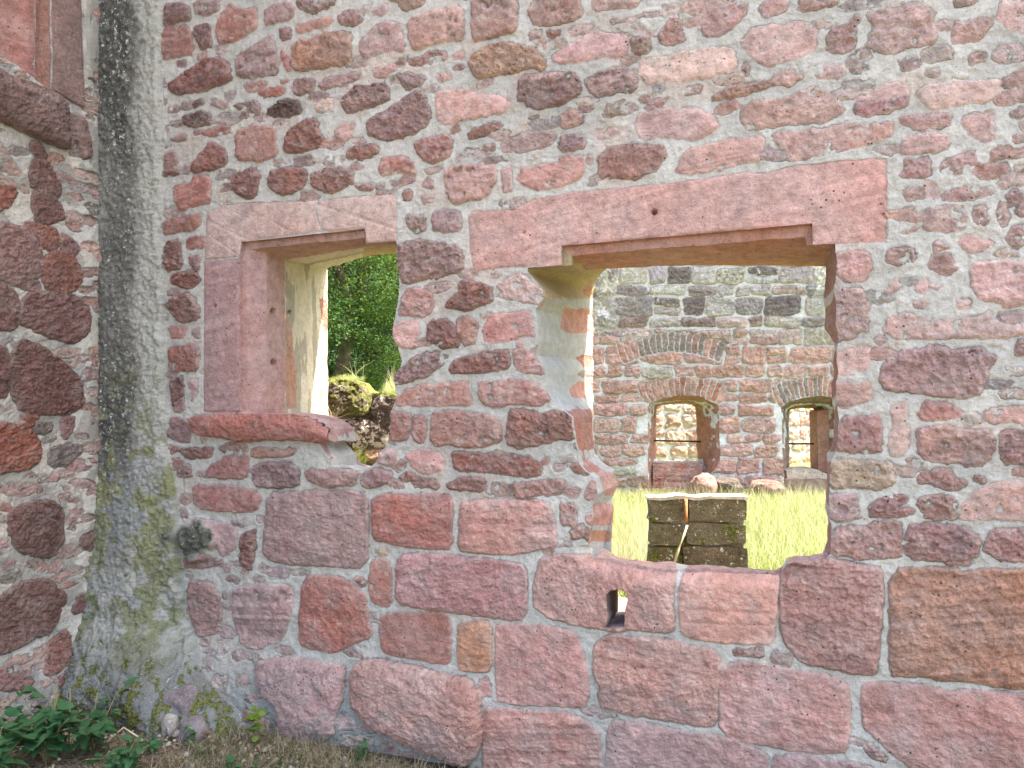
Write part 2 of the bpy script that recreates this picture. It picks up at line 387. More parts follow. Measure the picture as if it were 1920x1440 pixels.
def loft(pl, rings, sample=None, step=.014, rough=.004, seed=3, closed=True, drop=None):
    """rings: list of (depth, [(u,z)...]) with matched keys. returns V, F, depth, param, noise-less arrays"""
    K = [np.asarray(r[1], float) for r in rings]; dep = [r[0] for r in rings]
    k0 = K[0]; n = len(k0); ts = []
    for i in range(n if closed else n - 1):
        L = np.linalg.norm(k0[(i + 1) % n] - k0[i]); m = max(1, int(L / .008))
        ts += [(i, (i + 1) % n, j / m) for j in range(m)]
    if not closed: ts.append((n - 2, n - 1, 1.))
    a = np.array([t[0] for t in ts]); b = np.array([t[1] for t in ts]); t = np.array([t[2] for t in ts])[:, None]
    R = [k[a] * (1 - t) + k[b] * t for k in K]
    return R, dep, a
def loft_mesh(pl, R, dep, h0, step, rough, seed, closed=True, drop=None):
    rows = []; dl = []
    for i in range(len(R) - 1):
        d = np.linalg.norm(R[i + 1] - R[i], axis=1).max() + abs(dep[i + 1] - dep[i]); m = max(1, int(d / step))
        for j in range(m + (i == len(R) - 2)):
            s = j / m; rows.append(R[i] * (1 - s) + R[i + 1] * s); dl.append(dep[i] * (1 - s) + dep[i + 1] * s)
    nr, nc = len(rows), len(rows[0]); P = np.array(rows); Dp = np.repeat(np.array(dl)[:, None], nc, 1)
    Dp[0] -= h0; fade = np.clip(np.arange(nr) / 3., 0, 1)[:, None]
    Dp = Dp - h0[None] * (1 - np.clip(Dp / .05, 0, 1)) * (np.arange(nr) > 0)[:, None]
    c = np.arange(nc) * .008
    nn = fbm(np.tile(c * 9, (nr, 1)), Dp * 9, 4, seed) * rough + fbm(np.tile(c * 40, (nr, 1)), Dp * 40, 3, seed + 5) * rough * .4
    ctr = P[0].mean(0); dirv = P - ctr; dirv /= np.linalg.norm(dirv, axis=-1, keepdims=True) + 1e-9
    P = P + dirv * (nn * fade)[..., None]
    V = pl.w(P[..., 0], P[..., 1], -Dp)
    hx, hy, _ = to_px(V)
    for (x_, y_, r_) in ((513, 583, 5.5), (513, 679, 5.5), (543, 585, 3.5)):
        V = V - np.array([.035, 0, 0]) * (sst(1.15, .6, np.hypot(hx - x_, hy - y_) / r_) * (Dp > .04) * (Dp < .3))[..., None]
    idx = np.arange(nr * nc).reshape(nr, nc)
    if closed: idx = np.concatenate([idx, idx[:, :1]], 1)
    q = np.stack([idx[:-1, :-1], idx[:-1, 1:], idx[1:, 1:], idx[1:, :-1]], -1).reshape(-1, 4)
    if drop is not None:
        cen = P.reshape(-1, 2)[q].mean(1); dc = Dp.ravel()[q].mean(1); q = q[~drop(cen[:, 0], cen[:, 1], dc)]
    return V, Dp, P, q, (nr, nc)

# ================================================================= MAIN WALL
MAIN = Plane((0, 0, 0), (1, 0, 0), (0, -1, 0))
XL = MAIN.px(195, 700)[0]
ORG = dict(A=(0, 0), B=(480, 0), C=(960, 0), D=(1440, 0), E=(0, 480), F=(480, 480), G=(960, 480), H=(1440, 480), I=(0, 960), J=(480, 960), K=(960, 960), L=(1440, 960), P=None)
# tile, type, cover/10, proud digit (3 = flush), then polygon in thirds of a photo pixel from the tile corner (P: photo pixels)
TR = """
A b 0 5|925 30 1000 10 1070 40 1080 110 990 125 925 150
A r 0 5|900 180 950 150 1060 145 1090 180 1090 305 1010 320 930 335 890 260
A b 0 5|1100 140 1190 130 1200 265 1130 275 1105 220
A b 2 4|1090 20 1150 0 1240 0 1235 60 1180 85 1100 70
A r 1 5|1260 70 1290 15 1370 60 1440 40 1450 150 1380 190 1330 235 1235 245 1225 150
A r 0 6|940 490 1060 400 1150 340 1260 320 1305 380 1300 460 1200 490 1080 525 1000 535
A b 1 3|1000 350 1050 345 1040 380 1000 380
A v 2 5|1330 320 1440 250 1530 190 1570 340 1560 410 1440 430 1340 440
A b 2 4|1090 580 1140 555 1150 580 1100 600
A b 3 4|1180 560 1280 575 1270 605 1200 590
A b 1 4|1030 650 1120 630 1190 640 1185 690 1100 715 1030 690
A r 2 4|1140 740 1200 715 1300 705 1305 740 1200 765 1150 765
A b 1 4|960 780 1050 755 1050 785 970 795
A b 0 4|925 860 990 855 1000 920 950 960 920 930
A b 0 4|925 970 1010 950 1010 980 930 990
A r 0 5|1090 920 1150 850 1180 800 1260 820 1285 890 1270 930 1180 955 1080 970
A r 0 5|985 1040 1080 1030 1090 985 1190 990 1195 1140 1100 1160 1010 1185 985 1120
A r 0 5|920 1250 990 1230 1000 1215 1130 1205 1130 1280 1060 1300 930 1315
A R 0 4|1050 1350 1100 1325 1155 1345 1150 1390 1060 1400
A r 0 5|925 1360 1015 1345 1030 1500 930 1525
A v 4 4|1325 590 1440 560 1470 600 1440 660 1330 665
A r 0 6|1330 740 1440 700 1560 730 1570 880 1440 910 1330 900
A r 1 5|1310 980 1440 940 1470 990 1440 1110 1380 1115 1320 1080
A b 3 4|1170 1240 1230 1230 1230 1250 1180 1260
B v 0 5|50 60 90 20 200 10 225 60 210 95 60 145
B v 2 4|230 0 460 0 400 40 330 75 240 40
B r 0 5|225 140 300 120 420 90 430 130 330 165 240 185
B p 1 4|475 80 560 55 610 115 540 145 475 130
B v 3 4|130 160 200 150 200 210 140 225
B o 0 7|210 260 350 195 530 175 545 230 535 350 400 375 230 400 195 360
B R 0 4|145 280 160 290 200 400 180 405 140 320
B v 2 5|585 240 640 160 740 120 820 135 835 240 830 300 760 290 600 320
B v 2 4|660 50 740 25 745 60 690 90
B o 0 4|805 25 860 0 960 0 920 35 850 60
B p 0 7|870 110 1010 55 1165 35 1170 215 1050 235 885 280 860 180
B p 0 7|1210 -30 1460 -30 1465 170 1330 205 1215 235
B o 1 6|1215 300 1300 270 1420 235 1500 255 1570 275 1625 340 1620 390 1540 380 1440 410 1250 435 1210 380
B p 0 4|650 380 720 365 790 370 780 400 720 430 660 420
B p 4 3|860 340 960 300 1060 290 1070 335 940 365 870 370
B p 3 3|1105 320 1170 290 1175 330 1110 335
B p 4 3|1105 380 1170 365 1175 385 1110 390
B v 0 4|350 480 400 440 540 410 590 410 570 450 440 480 370 500
B v 1 4|215 450 320 440 335 510 220 535
B R 0 4|5 520 100 490 160 495 160 525 60 540
B r 1 4|135 455 185 450 180 465 140 470
B v 0 5|485 560 560 490 700 460 750 490 750 560 640 600 520 630 490 600
B v 1 4|795 420 900 415 955 445 930 480 850 500 820 460
B p 2 3|1010 420 1090 415 1090 455 1040 465
B d 0 3|65 610 150 565 250 575 255 620 180 660 70 640
B w 4 4|330 600 390 545 440 560 420 620 360 630
B v 0 5|630 690 700 630 810 580 830 540 900 520 960 545 980 640 970 700 850 770 740 790 640 760
B p 1 5|1020 520 1180 500 1340 540 1440 580 1400 630 1200 670 1110 690 1030 680 1015 600
B r 1 5|160 850 180 740 250 700 330 660 360 740 400 810 300 840 220 855
B p 1 4|440 740 500 690 550 690 545 770 500 795 450 770
B r 0 5|510 850 570 825 690 820 690 860 620 895 515 890
B r 0 5|695 930 700 900 850 880 920 970 780 975 700 985
B p 0 6|890 800 1060 750 1105 790 1090 880 980 915 920 870
B r 0 4|1200 745 1280 710 1370 685 1380 710 1300 755 1205 775
B r 2 4|1275 825 1340 805 1345 830 1290 850
B v 1 4|1385 800 1500 760 1600 730 1690 745 1685 790 1590 830 1440 855 1390 840
B r 1 6|75 1000 90 965 200 930 290 970 285 1020 250 1070 130 1100 75 1060
B r 1 5|315 1010 430 1005 550 1000 550 1025 440 1080 330 1050
B v 1 6|315 970 430 940 550 965 550 998 430 1003 318 1006
B r 2 4|560 1035 600 1025 660 1040 650 1070 580 1060
B r 1 4|825 1080 870 1080 870 1120 840 1120
B v 3 4|930 1040 970 995 1000 1020 980 1060
B v 3 4|930 1110 1010 1090 1000 1130 940 1150
B p 0 7|1070 960 1120 930 1280 915 1350 940 1340 1040 1280 1110 1120 1140 1075 1110
B v 0 5|1380 960 1440 935 1450 1060 1390 1085
B w 2 5|845 1205 950 1210 955 1290 905 1320 850 1250
B v 0 5|990 1210 1030 1180 1150 1180 1160 1260 1140 1300 1000 1295
B v 0 5|800 1370 900 1355 1100 1360 1165 1430 1165 1520 1000 1560 830 1595 810 1500
C p 0 5|90 40 130 10 130 -20 390 -20 400 90 300 125 130 150 100 80
C p 2 4|460 0 720 -5 710 25 600 45 490 60 455 40
C w 2 4|565 105 680 90 830 65 840 75 700 100 580 125
C v 1 4|95 185 165 180 160 210 110 215
C r 1 4|200 175 275 165 270 190 210 200
C R 0 4|150 225 185 230 185 260
C p 1 6|235 320 330 250 470 180 580 190 660 210 650 300 540 320 330 350 240 340
C p 0 4|680 230 700 215 770 215 780 290 685 300
C r 1 4|830 250 850 180 900 95 950 120 960 190 980 230 900 250
C p 3 3|960 120 1060 80 1070 130 1000 140
C p 1 4|1080 70 1200 30 1280 10 1320 30 1310 90 1200 170 1110 200 1070 180
C r 1 4|1395 40 1440 0 1540 0 1530 55 1440 85 1400 70
C b 0 6|35 480 60 430 200 405 370 410 390 470 380 530 240 600 100 600 40 550
C v 0 4|415 450 450 420 600 385 700 400 690 500 560 520 490 530 440 500
C w 1 5|720 350 900 320 1060 270 1200 265 1255 290 1250 390 1050 440 860 460 760 475 720 410
C w 2 4|1290 230 1340 165 1500 140 1650 130 1705 160 1710 250 1680 310 1560 340 1440 370 1370 330
C v 1 4|1300 350 1335 390 1320 420 1300 400
C p 1 4|1130 540 1250 485 1440 450 1500 440 1490 470 1340 510 1240 545 1140 550
D p 1 4|40 420 130 390 185 420 180 450 110 480 45 460
C v 5 3|960 500 1060 490 1050 520 970 545
C R 0 4|730 545 770 535 765 565 740 565
C t 4 3|530 600 640 565 655 590 640 640 520 655
C p 1 4|280 640 350 615 400 640 400 690 330 710 280 700
C v 4 3|80 660 150 645 120 670
C v 1 4|270 770 330 750 410 770 410 830 330 845 275 850
C v 3 3|450 740 600 720 600 745 500 780
C v 0 5|700 660 760 620 900 620 1010 610 1130 640 1160 700 1140 740 1050 775 850 770 740 780 695 720
C p 2 4|1290 620 1340 570 1450 570 1560 540 1700 490 1820 545 1880 630 1760 680 1600 690 1440 715 1370 730 1300 690
C r 1 4|490 890 560 830 700 815 860 810 865 880 800 960 700 1005 580 990 490 1005
C r 0 6|35 1000 60 940 160 940 290 880 400 880 410 960 350 1020 160 1075 60 1040
C r 1 5|920 970 990 840 1130 810 1300 785 1390 765 1415 790 1410 900 1300 905 1180 945 980 990
C v 2 3|430 880 445 880 445 920 430 910
D w 3 4|160 40 200 0 420 -5 400 15 200 70
D p 1 4|330 210 370 155 450 140 500 80 510 110 495 210 470 280 350 290
D p 1 5|555 70 750 30 830 10 930 60 920 120 940 180 940 240 800 260 690 290 600 270 555 280 600 140
D p 2 4|1050 0 1170 -5 1150 20 1060 30
D p 3 4|1050 210 1070 110 1095 140 1200 90 1265 100 1260 150 1210 210 1110 240 1060 240
D w 3 4|1310 10 1440 0 1450 190 1400 160 1290 110
D w 5 3|1130 310 1220 290 1240 350 1150 350
D w 5 3|1280 260 1400 250 1440 270 1440 340 1290 350
D w 5 4|220 390 300 370 430 370 420 430 300 440
D w 4 3|460 380 560 370 550 405 500 400
D p 2 4|490 550 620 480 770 460 785 545 700 555 560 565
D R 0 3|495 572 600 566 785 552 780 590 700 620 500 640
D w 1 5|850 520 900 480 1080 440 1200 450 1310 450 1310 520 1240 560 1120 570 940 610 880 570
D p 1 4|1100 650 1240 630 1270 690 1260 780 1190 785 1130 720
D R 2 4|760 660 860 640 1025 635 1010 700 820 720 770 700
D p 1 5|750 870 760 780 850 745 980 745 1025 795 1000 830 880 850
D r 3 5|20 770 60 750 340 720 420 700 560 700 700 680 705 750 620 790 420 840 210 880 100 900 90 830
D p 1 4|725 1000 770 960 775 900 900 890 915 1000
D p 4 4|980 970 990 910 1130 860 1270 860 1270 885 1190 940 1060 965
D v 2 3|785 1060 870 1060 890 1110 790 1115
D v 1 3|890 1030 930 1030 970 1110 890 1120
D r 4 4|745 1290 780 1210 880 1205 930 1160 1070 1155 1120 1220 1090 1290 980 1290 850 1300
D p 4 4|1150 1170 1220 1170 1230 1260 1180 1250
D p 3 4|1290 1145 1350 1160 1350 1240 1310 1260
D p 3 4|1355 1100 1400 1060 1440 1120 1440 1210 1370 1150
D p 2 4|930 1350 1030 1380 950 1410
D r 2 4|1085 1340 1120 1325 1200 1350 1260 1360 1250 1400 1110 1415
D p 3 4|1375 1270 1440 1260 1440 1380 1350 1360
D p 2 4|1370 640 1440 610 1440 650 1380 670
D p 2 4|1400 760 1420 760 1420 800 1400 800
D p 4 4|680 1400 800 1390 830 1450 740 1485 680 1460
H p 1 5|380 -20 560 -30 585 60 540 130 460 140 400 120
H p 0 5|385 190 420 175 550 185 565 420 520 410 480 425 480 460 400 470 380 380
H p 2 5|1145 80 1180 30 1300 30 1450 40 1560 50 1560 260 1340 275 1220 250 1175 190
H p 2 4|660 210 700 135 745 180 690 215
H p 2 4|820 170 890 130 900 170 870 215 830 200
H p 4 4|900 160 990 165 960 180
H p 3 4|820 270 890 255 880 290 830 290
H w 3 4|1060 240 1130 240 1130 285 1065 280
H p 3 5|660 380 720 330 800 330 890 350 960 370 1060 350 1180 340 1240 325 1260 370 1440 390 1500 440 1300 460 900 460 700 455 665 430
H p 3 4|390 560 420 540 570 500 560 660 500 675 400 665
H p 0 6|645 620 720 550 800 515 880 535 930 500 1050 540 1180 520 1270 570 1230 620 1220 700 1180 785 960 790 800 765 660 750 645 700
H p 1 4|1395 485 1480 485 1480 560 1400 545
H o 1 5|385 720 430 705 500 730 580 705 595 800 500 830 420 855 390 820
H r 0 6|400 980 430 910 600 890 630 960 630 1100 500 1100 400 1100
H R 0 4|850 900 870 820 960 830 1000 825 1050 850 1090 880 1070 905 900 910
H w 2 5|695 850 790 820 780 900 795 1000 780 1100 700 1130 690 1050 710 950
H p 2 4|1215 890 1270 850 1500 845 1500 940 1330 925 1250 940
H p 0 5|845 985 880 960 1000 955 1150 975 1260 990 1265 1130 1180 1175 1000 1165 860 1120
H p 0 5|1305 990 1500 990 1500 1175 1320 1165
H t 0 6|350 1160 400 1145 690 1160 715 1270 600 1305 380 1300 350 1270
H p 1 4|850 1240 900 1195 1020 1200 1050 1260 1130 1260 1110 1290 1020 1320 940 1280 860 1270
H p 0 4|1165 1250 1200 1230 1230 1260 1200 1270
H p 1 4|1370 1210 1480 1200 1480 1230 1380 1235
H v 1 6|340 1360 400 1340 500 1350 510 1440 520 1460 430 1490 340 1480
H p 2 4|575 1400 650 1350 760 1330 770 1370 700 1400 810 1430 800 1455 580 1470
H p 2 4|850 1370 950 1345 1060 1370 1060 1480 900 1485 840 1400
H p 2 5|1085 1440 1110 1370 1240 1290 1330 1260 1540 1280 1540 1490 1090 1475
L p 2 5|350 110 400 85 560 80 580 60 720 55 760 130 770 200 740 260 520 250 350 240
L p 0 5|790 80 900 70 1160 90 1195 170 1180 260 1000 275 790 260
L p 0 5|1220 170 1290 100 1540 95 1540 275 1330 270 1230 220
L p 0 4|550 1320 580 1290 670 1385 600 1380
L p 2 3|985 283 1140 280 1130 298 1000 300
K p 0 4|1240 770 1410 770 1420 820 1260 800
K p 0 5|430 0 560 0 550 60 510 85 430 70
K o 0 5|400 105 490 95 495 170 400 155
K p 0 4|330 110 400 70 410 130 340 150
K r 0 4|525 110 555 130 540 165
K r 0 4|170 210 225 190 230 235 180 240
J r 0 5|650 270 700 260 765 285 755 525 700 525 650 490 640 380
J t 0 4|665 220 750 200 750 240 700 245
J p 0 4|555 370 600 360 625 400 590 425
J p 1 3|1260 960 1310 940 1325 1040 1270 1030
J v 2 5|-125 440 -60 410 60 410 200 415 215 480 190 600 160 700 50 760 -60 750 -130 620
I v 1 5|1060 380 1200 400 1250 500 1230 680 1120 700 1070 560
I R 0 6|1360 120 1440 100 1440 200 1420 320 1360 300
I b 1 5|1000 250 1150 230 1270 280 1200 310 1030 310
I v 1 4|1130 30 1330 80 1330 200 1240 260 1200 100
E r 0 6|1085 1290 1300 1290 1440 1320 1470 1350 1460 1430 1300 1440 1100 1410
E r 1 5|965 120 1000 90 1110 85 1130 140 1060 180 990 160
E b 0 5|1060 0 1130 0 1120 70 1080 80
E r 0 6|935 260 1060 195 1100 240 1125 310 1120 355 1020 375 960 310
E r 0 4|950 395 1045 400 1040 450 970 470
E r 0 5|950 510 1100 495 1130 510 1125 640 960 650
E b 2 4|960 690 1040 680 1040 780 970 860
E v 2 4|1060 700 1110 690 1110 780 1080 820
E b 1 4|980 800 1040 790 1040 870 975 870
E b 1 4|960 900 1060 920 1070 1040 1000 1050 940 1010
E r 2 4|1000 1090 1060 1080 1200 1080 1180 1130 1050 1140
E b 2 4|1230 1080 1275 1080 1270 1110
E r 0 5|1165 1200 1260 1130 1400 1120 1395 1210 1390 1250 1250 1250 1160 1230
E b 1 4|1000 1180 1080 1180 1080 1240 1000 1230
F o 0 5|-20 1080 230 1090 200 1120 100 1135 -20 1130
F v 0 5|-15 1170 200 1160 245 1200 240 1290 60 1300 -10 1290
F v 0 6|280 1200 590 1205 560 1290 420 1300 300 1270
F v 0 5|600 1220 680 1185 770 1220 740 1270 640 1310 600 1280
F v 0 6|695 1120 740 1080 790 1100 780 1160 740 1180 700 1160
F p 0 5|835 1120 880 1100 1010 1090 1055 1140 1050 1200 990 1230 900 1200
F r 0 5|1105 1110 1230 1105 1400 1110 1560 1140 1610 1160 1600 1220 1500 1235 1300 1215 1110 1200
F r 0 4|800 1250 860 1220 1000 1260 1040 1290 1020 1305 900 1290
F r 0 5|1080 1280 1160 1240 1290 1250 1280 1325 1180 1310 1085 1305
G p 2 4|0 1280 120 1265 280 1255 290 1300 260 1340 100 1350 0 1350
G r 0 4|320 1190 370 1170 435 1190 435 1230 360 1225
G r 1 4|170 1145 208 1135 203 1165 180 1168
G p 0 5|410 1340 450 1260 500 1270 500 1360 420 1365
G r 0 5|510 1230 570 1240 590 1340 550 1350 520 1290
G p 0 4|270 1400 365 1390 360 1530 280 1500
F r 0 5|765 880 820 870 880 890 865 1030 760 1035
F p 0 4|890 900 960 890 965 1000 930 1060 885 1020
F r 0 7|1000 880 1100 870 1340 890 1390 950 1395 1050 1200 1075 990 1055
G r 0 7|-10 880 60 865 200 880 380 880 435 900 440 970 350 1020 200 1050 30 1080 -20 1060
F r 1 5|790 790 870 745 1000 720 1190 700 1215 800 1210 835 1000 840 800 835
F r 0 6|1255 710 1430 690 1540 700 1640 765 1650 800 1600 830 1440 835 1300 845 1260 780
F r 0 5|1090 630 1150 570 1420 520 1435 600 1400 625 1250 655 1100 650
G p 0 5|10 540 60 520 120 560 180 620 170 655 80 650 20 620
G p 0 4|30 490 70 485 60 515 35 512
F v 4 5|780 660 860 600 900 560 1060 540 1080 580 950 690 830 700 780 720
F p 1 6|780 470 770 440 800 380 920 365 910 450 890 520 800 500
F r 0 5|960 470 990 370 1070 355 1130 420 1140 500 1060 510 970 490
F r 0 5|1130 350 1190 340 1255 380 1240 480 1170 495 1130 430
F r 1 4|1285 400 1330 325 1440 320 1540 300 1560 380 1570 450 1440 465 1300 485
F p 2 5|800 330 830 200 900 180 1000 210 990 330 900 340
F r 0 6|1065 270 1150 200 1150 150 1190 135 1330 170 1330 240 1200 305 1100 300
G w 4 4|-60 150 30 90 130 160 180 200 170 270 100 250 -90 220
"""
# dressed stones that are parts of their own: name | label | type | rough | proud mm | warp | polygon in photo pixels
DR = """
lintel|long pink lintel slab over the wide opening|k|.18|3|.35|878 405 890 395 960 393 1003 373 1070 360 1150 353 1260 343 1395 323 1440 325 1490 310 1580 302 1640 297 1661 300 1663 380 1661 453 1565 458 1524 459 1523 419 1053 461 1054 497 985 500 890 507 882 470
lintel|cracked mauve lintel stone over the narrow opening|w|.12|4|.2|388 400 420 384 480 380 592 376 602 434 453 454 449 482 384 487
lintel|grooved pale lintel stone at the right of the narrow opening|w|.12|4|.2|595 376 620 373 742 362 745 400 745 452 686 457 684 429 606 434
window_jamb|smooth mauve jamb stone of the narrow opening|v|.12|3|.12|383 490 449 486 450 772 382 772
window_sill|cracked reddish sill ledge under the narrow opening|r|.5|26|.8|360 778 450 773 560 774 600 784 625 808 626 828 545 823 460 826 365 812
sill_block|red sill block pierced by a drain hole|p|.6|16|.6|1003 1090 1012 1050 1050 1038 1160 1050 1230 1060 1262 1072 1260 1120 1265 1165 1260 1186 1190 1178 1160 1182 1087 1171 1030 1157 1003 1137
sill_block|smooth banded sill block in the middle|p|.22|15|.5|1277 1085 1292 1066 1360 1066 1440 1072 1460 1085 1457 1120 1450 1208 1390 1205 1320 1200 1280 1190 1273 1140
sill_block|square pocked sill block at the right end|p|.85|14|.6|1467 1065 1480 1049 1540 1047 1610 1056 1656 1067 1656 1103 1653 1147 1647 1213 1645 1262 1607 1262 1570 1252 1507 1243 1468 1200 1463 1130
ashlar_block||o|1|10|.6|1669 1067 1790 1067 1803 1077 1853 1068 1960 1070 1960 1290 1883 1287 1807 1275 1757 1273 1707 1263 1670 1265
ashlar_block||p|.55|10|.6|1620 1282 1657 1280 1723 1283 1773 1295 1840 1295 1960 1303 1960 1450 1723 1450 1700 1433 1653 1390 1620 1360 1615 1313
ashlar_block||p|.5|10|.6|1352 1250 1383 1240 1430 1247 1473 1253 1540 1263 1590 1280 1595 1320 1590 1407 1540 1410 1473 1403 1350 1383
ashlar_block||v|.5|8|.6|1447 1420 1507 1413 1580 1427 1640 1440 1640 1490 1447 1490
ashlar_block||p|.7|10|.6|1115 1207 1147 1187 1177 1197 1227 1193 1277 1207 1348 1220 1350 1260 1343 1360 1310 1360 1260 1350 1193 1340 1127 1327 1122 1307 1127 1287 1113 1260
ashlar_block||p|.45|9|.6|930 1175 960 1170 1027 1172 1077 1183 1093 1227 1103 1270 1103 1300 1097 1327 1027 1323 960 1320 930 1310
ashlar_block||v|.5|8|.6|1140 1353 1193 1353 1293 1373 1360 1383 1437 1410 1437 1490 1137 1490
ashlar_block||p|.5|8|.6|907 1327 960 1330 1060 1337 1093 1350 1127 1377 1130 1490 907 1490
ashlar_block||p|.7|10|.6|864 945 900 935 1025 940 1040 975 1043 1020 1035 1025 995 1033 955 1040 880 1035 862 1030
ashlar_block||v|.7|10|.6|505 922 570 920 685 921 690 950 689 1064 600 1060 560 1058 510 1050 492 1035
ashlar_block||r|.6|9|.6|698 928 840 925 848 935 850 1028 800 1027 750 1022 697 1010
ashlar_block||p|.8|10|.6|745 1050 763 1037 813 1037 897 1047 947 1053 985 1060 990 1120 983 1160 947 1160 847 1147 742 1133
ashlar_block||r|.6|10|.6|570 1093 580 1077 640 1083 667 1100 687 1117 693 1160 700 1190 680 1200 627 1223 590 1217 563 1207 563 1147
ashlar_block||r|.35|6|.6|712 1160 733 1149 840 1149 847 1190 843 1247 780 1237 713 1223
ashlar_block||o|.6|8|.5|860 1167 922 1165 922 1243 913 1260 863 1257 860 1220
ashlar_block||v|.6|16|.8|487 1237 550 1230 647 1247 652 1277 647 1320 640 1370 597 1383 547 1377 543 1313 500 1280
boulder|pale pink rounded footing boulder|p|.6|40|.9|667 1250 687 1233 747 1240 847 1267 880 1270 903 1300 907 1393 880 1433 780 1387 713 1353 680 1320 667 1280
"""
def parse_traces(txt, pl):
    out = []
    for ln in txt.strip().splitlines():
        hd, pts = ln.split('|'); t, c, cv, pr = hd.split(); v = np.array(pts.split(), float).reshape(-1, 2)
        ox, oy = ORG[t] or (0, 0)
        if ORG[t]: v = v / 3. + np.array([ox, oy])
        uz = [pl.px(*p) for p in v]; cx = v[:, 0].mean()
        colr = np.array(TYPES[c])
        pr = (int(pr) - 3) * .0030
        yy = v[:, 1].mean()
        f = np.clip((cx - 500) / 1300, 0, 1) * .55 * np.clip((1000 - yy) / 400, .2, 1) + .10
        colr = mix(colr, np.array([.56, .40, .375]), f) * 1.06
        cvx = .13 if cx > 700 else .05
        out.append(Stone(uz, colr, max(int(cv) / 10., cvx), pr + (.002 if cx < 700 else 0), random.choice([.2, .4, .6, .9, 1.2]), round_=1, label=None))
        if c == 'd': out[-1].rough = 1.6
    return out
def parse_dressed(txt, pl, depth=0):
    out = []
    lb = {0: 'huge rough orange red block at the right edge', 1: 'long reddish block in the lowest course at the right edge', 2: 'wide pink block under the two right sill blocks',
          3: 'mauve block cut off by the bottom right of the frame', 4: 'pink block with diagonal tooling under the drain hole', 5: 'nearly square pink block left of the tooled block',
          6: 'mauve block at the bottom under the tooled block', 7: 'pink block at the bottom right of the rounded boulder', 8: 'pink block just left of the wide opening sill',
          9: 'large violet block under the narrow opening', 10: 'red brown block between the violet and the pink block', 11: 'long tooled block with a crack at its right end',
          12: 'dark red rounded block with a cut corner', 13: 'smooth dark red block above the boulder', 14: 'small upright orange block', 15: 'lichen stained footing block left of the boulder'}
    k = 0
    for ln in txt.strip().splitlines():
        nm, label, c, ro, pr, wp, pts = ln.split('|'); v = np.array(pts.split(), float).reshape(-1, 2)
        if nm == 'ashlar_block': label = lb[k]; k += 1; ro = float(ro) * .72; v[:, 0] = v[:, 0]
        fl = nm in ('lintel', 'window_jamb')
        s = Stone([pl.px(*p) for p in v], np.array(TYPES[c]) * 1.14 if nm != 'boulder' else TYPES[c], 0, float(pr) * .001, float(ro), name=nm, label=label, round_=0 if fl else 1, warp=float(wp), flat=fl)
        out.append(s)
    return out
# ---- the two openings and the drain: rings of matched keys
def keyring(pl, depth, front, spec):
    r = []
    for (fu, fz), s in zip(front, spec):
        if s == 's': r.append((fu, fz))
        elif s[0] == 'x': r.append((pl.px(s[1], 720, depth)[0], fz + (s[2] if len(s) > 2 else 0)))
        elif s[0] == 'd': r.append((fu + s[1], fz + s[2]))
        else: r.append(pl.px(s[0], s[1], depth))
    return (depth, r)
def opening(pl, front_px, specs):
    fr = [pl.px(*p) for p in front_px]
    return [(0., fr)] + [keyring(pl, d, fr, sp) for d, sp in specs]
S_ = 's'
# narrow opening
nf = [(453, 454), (684, 429), (686, 457), (744, 452)] + [(747, 480), (751, 530), (747, 563), (737, 620), (738, 632), (747, 650), (753, 680), (741, 707), (744, 743), (733, 773), (731, 823), (722, 838), (712, 848), (705, 868)] \
    + [(684, 882), (652, 876), (623, 874)] + [(622, 858), (603, 838), (600, 829), (626, 827), (622, 806), (600, 786), (565, 776), (449, 775), (449, 486)]
R4 = ['s'] * 14; B3 = [('d', 0, -.03)] * 3; LS = ['s'] * 3
n1 = ['s'] * 4 + R4 + ['s'] * 3 + ['s'] * 9
n2 = [(472, 467), (684, 446), (687, 458), (743, 453)] + R4 + ['s'] * 3 + ['s'] * 7 + [('x', 463), ('x', 463)]
n2b = [(500, 473), (684, 449), (688, 459), (743, 455)] + R4 + ['s'] * 3 + ['s'] * 7 + [('x', 500), ('x', 500)]
n3 = [(535, 489), (684, 463), (690, 463), (743, 460)] + R4 + B3 + [('d', -.01, 0)] * 3 + [('d', -.02, -.01)] * 3 + [('x', 580, -.01), ('x', 536, -.005), ('x', 536, -.01)]
n4 = [(613, 503), (680, 482), (712, 478), (743, 474)] + [('d', .05, 0)] * 14 + [('d', 0, -.10)] * 3 + [('x', 640, -.12), ('x', 622, -.05), ('x', 621, -.03), ('x', 619, -.03), ('x', 617, -.03), ('x', 616, -.02), ('x', 616, -.02), ('x', 615, -.02), ('x', 614, -.03)]
OP1 = opening(MAIN, nf, [(.022, n1), (.024, n2), (.08, n2b), (.21, n3), (.65, n4)])
# wide opening
wf = [(1053, 461), (1523, 419), (1524, 459), (1566, 457)] + [(1567, 480), (1568, 523), (1566, 540), (1567, 607), (1573, 637), (1568, 653), (1572, 700), (1568, 720), (1570, 763), (1573, 780), (1572, 807), (1568, 847), (1557, 867), (1557, 910), (1553, 933), (1553, 973), (1560, 980), (1557, 1040)] \
    + [(1545, 1048), (1478, 1056), (1466, 1075), (1455, 1082), (1280, 1074), (1262, 1078), (1200, 1070), (1140, 1058)] \
    + [(1106, 1050), (1104, 1020), (1110, 980), (1108, 955), (1122, 927), (1116, 895), (1096, 880), (1086, 868), (1078, 813), (1072, 782), (1060, 773), (1032, 747), (1026, 733), (1020, 690), (1003, 667), (1010, 640), (1003, 580), (1021, 557), (1018, 543), (990, 510), (990, 502), (1053, 497)]
nR = 18; nB = 8; nL = 22
def wspec(top, right, bot, left): return top + right + bot + left
lefta = ['s'] * nL
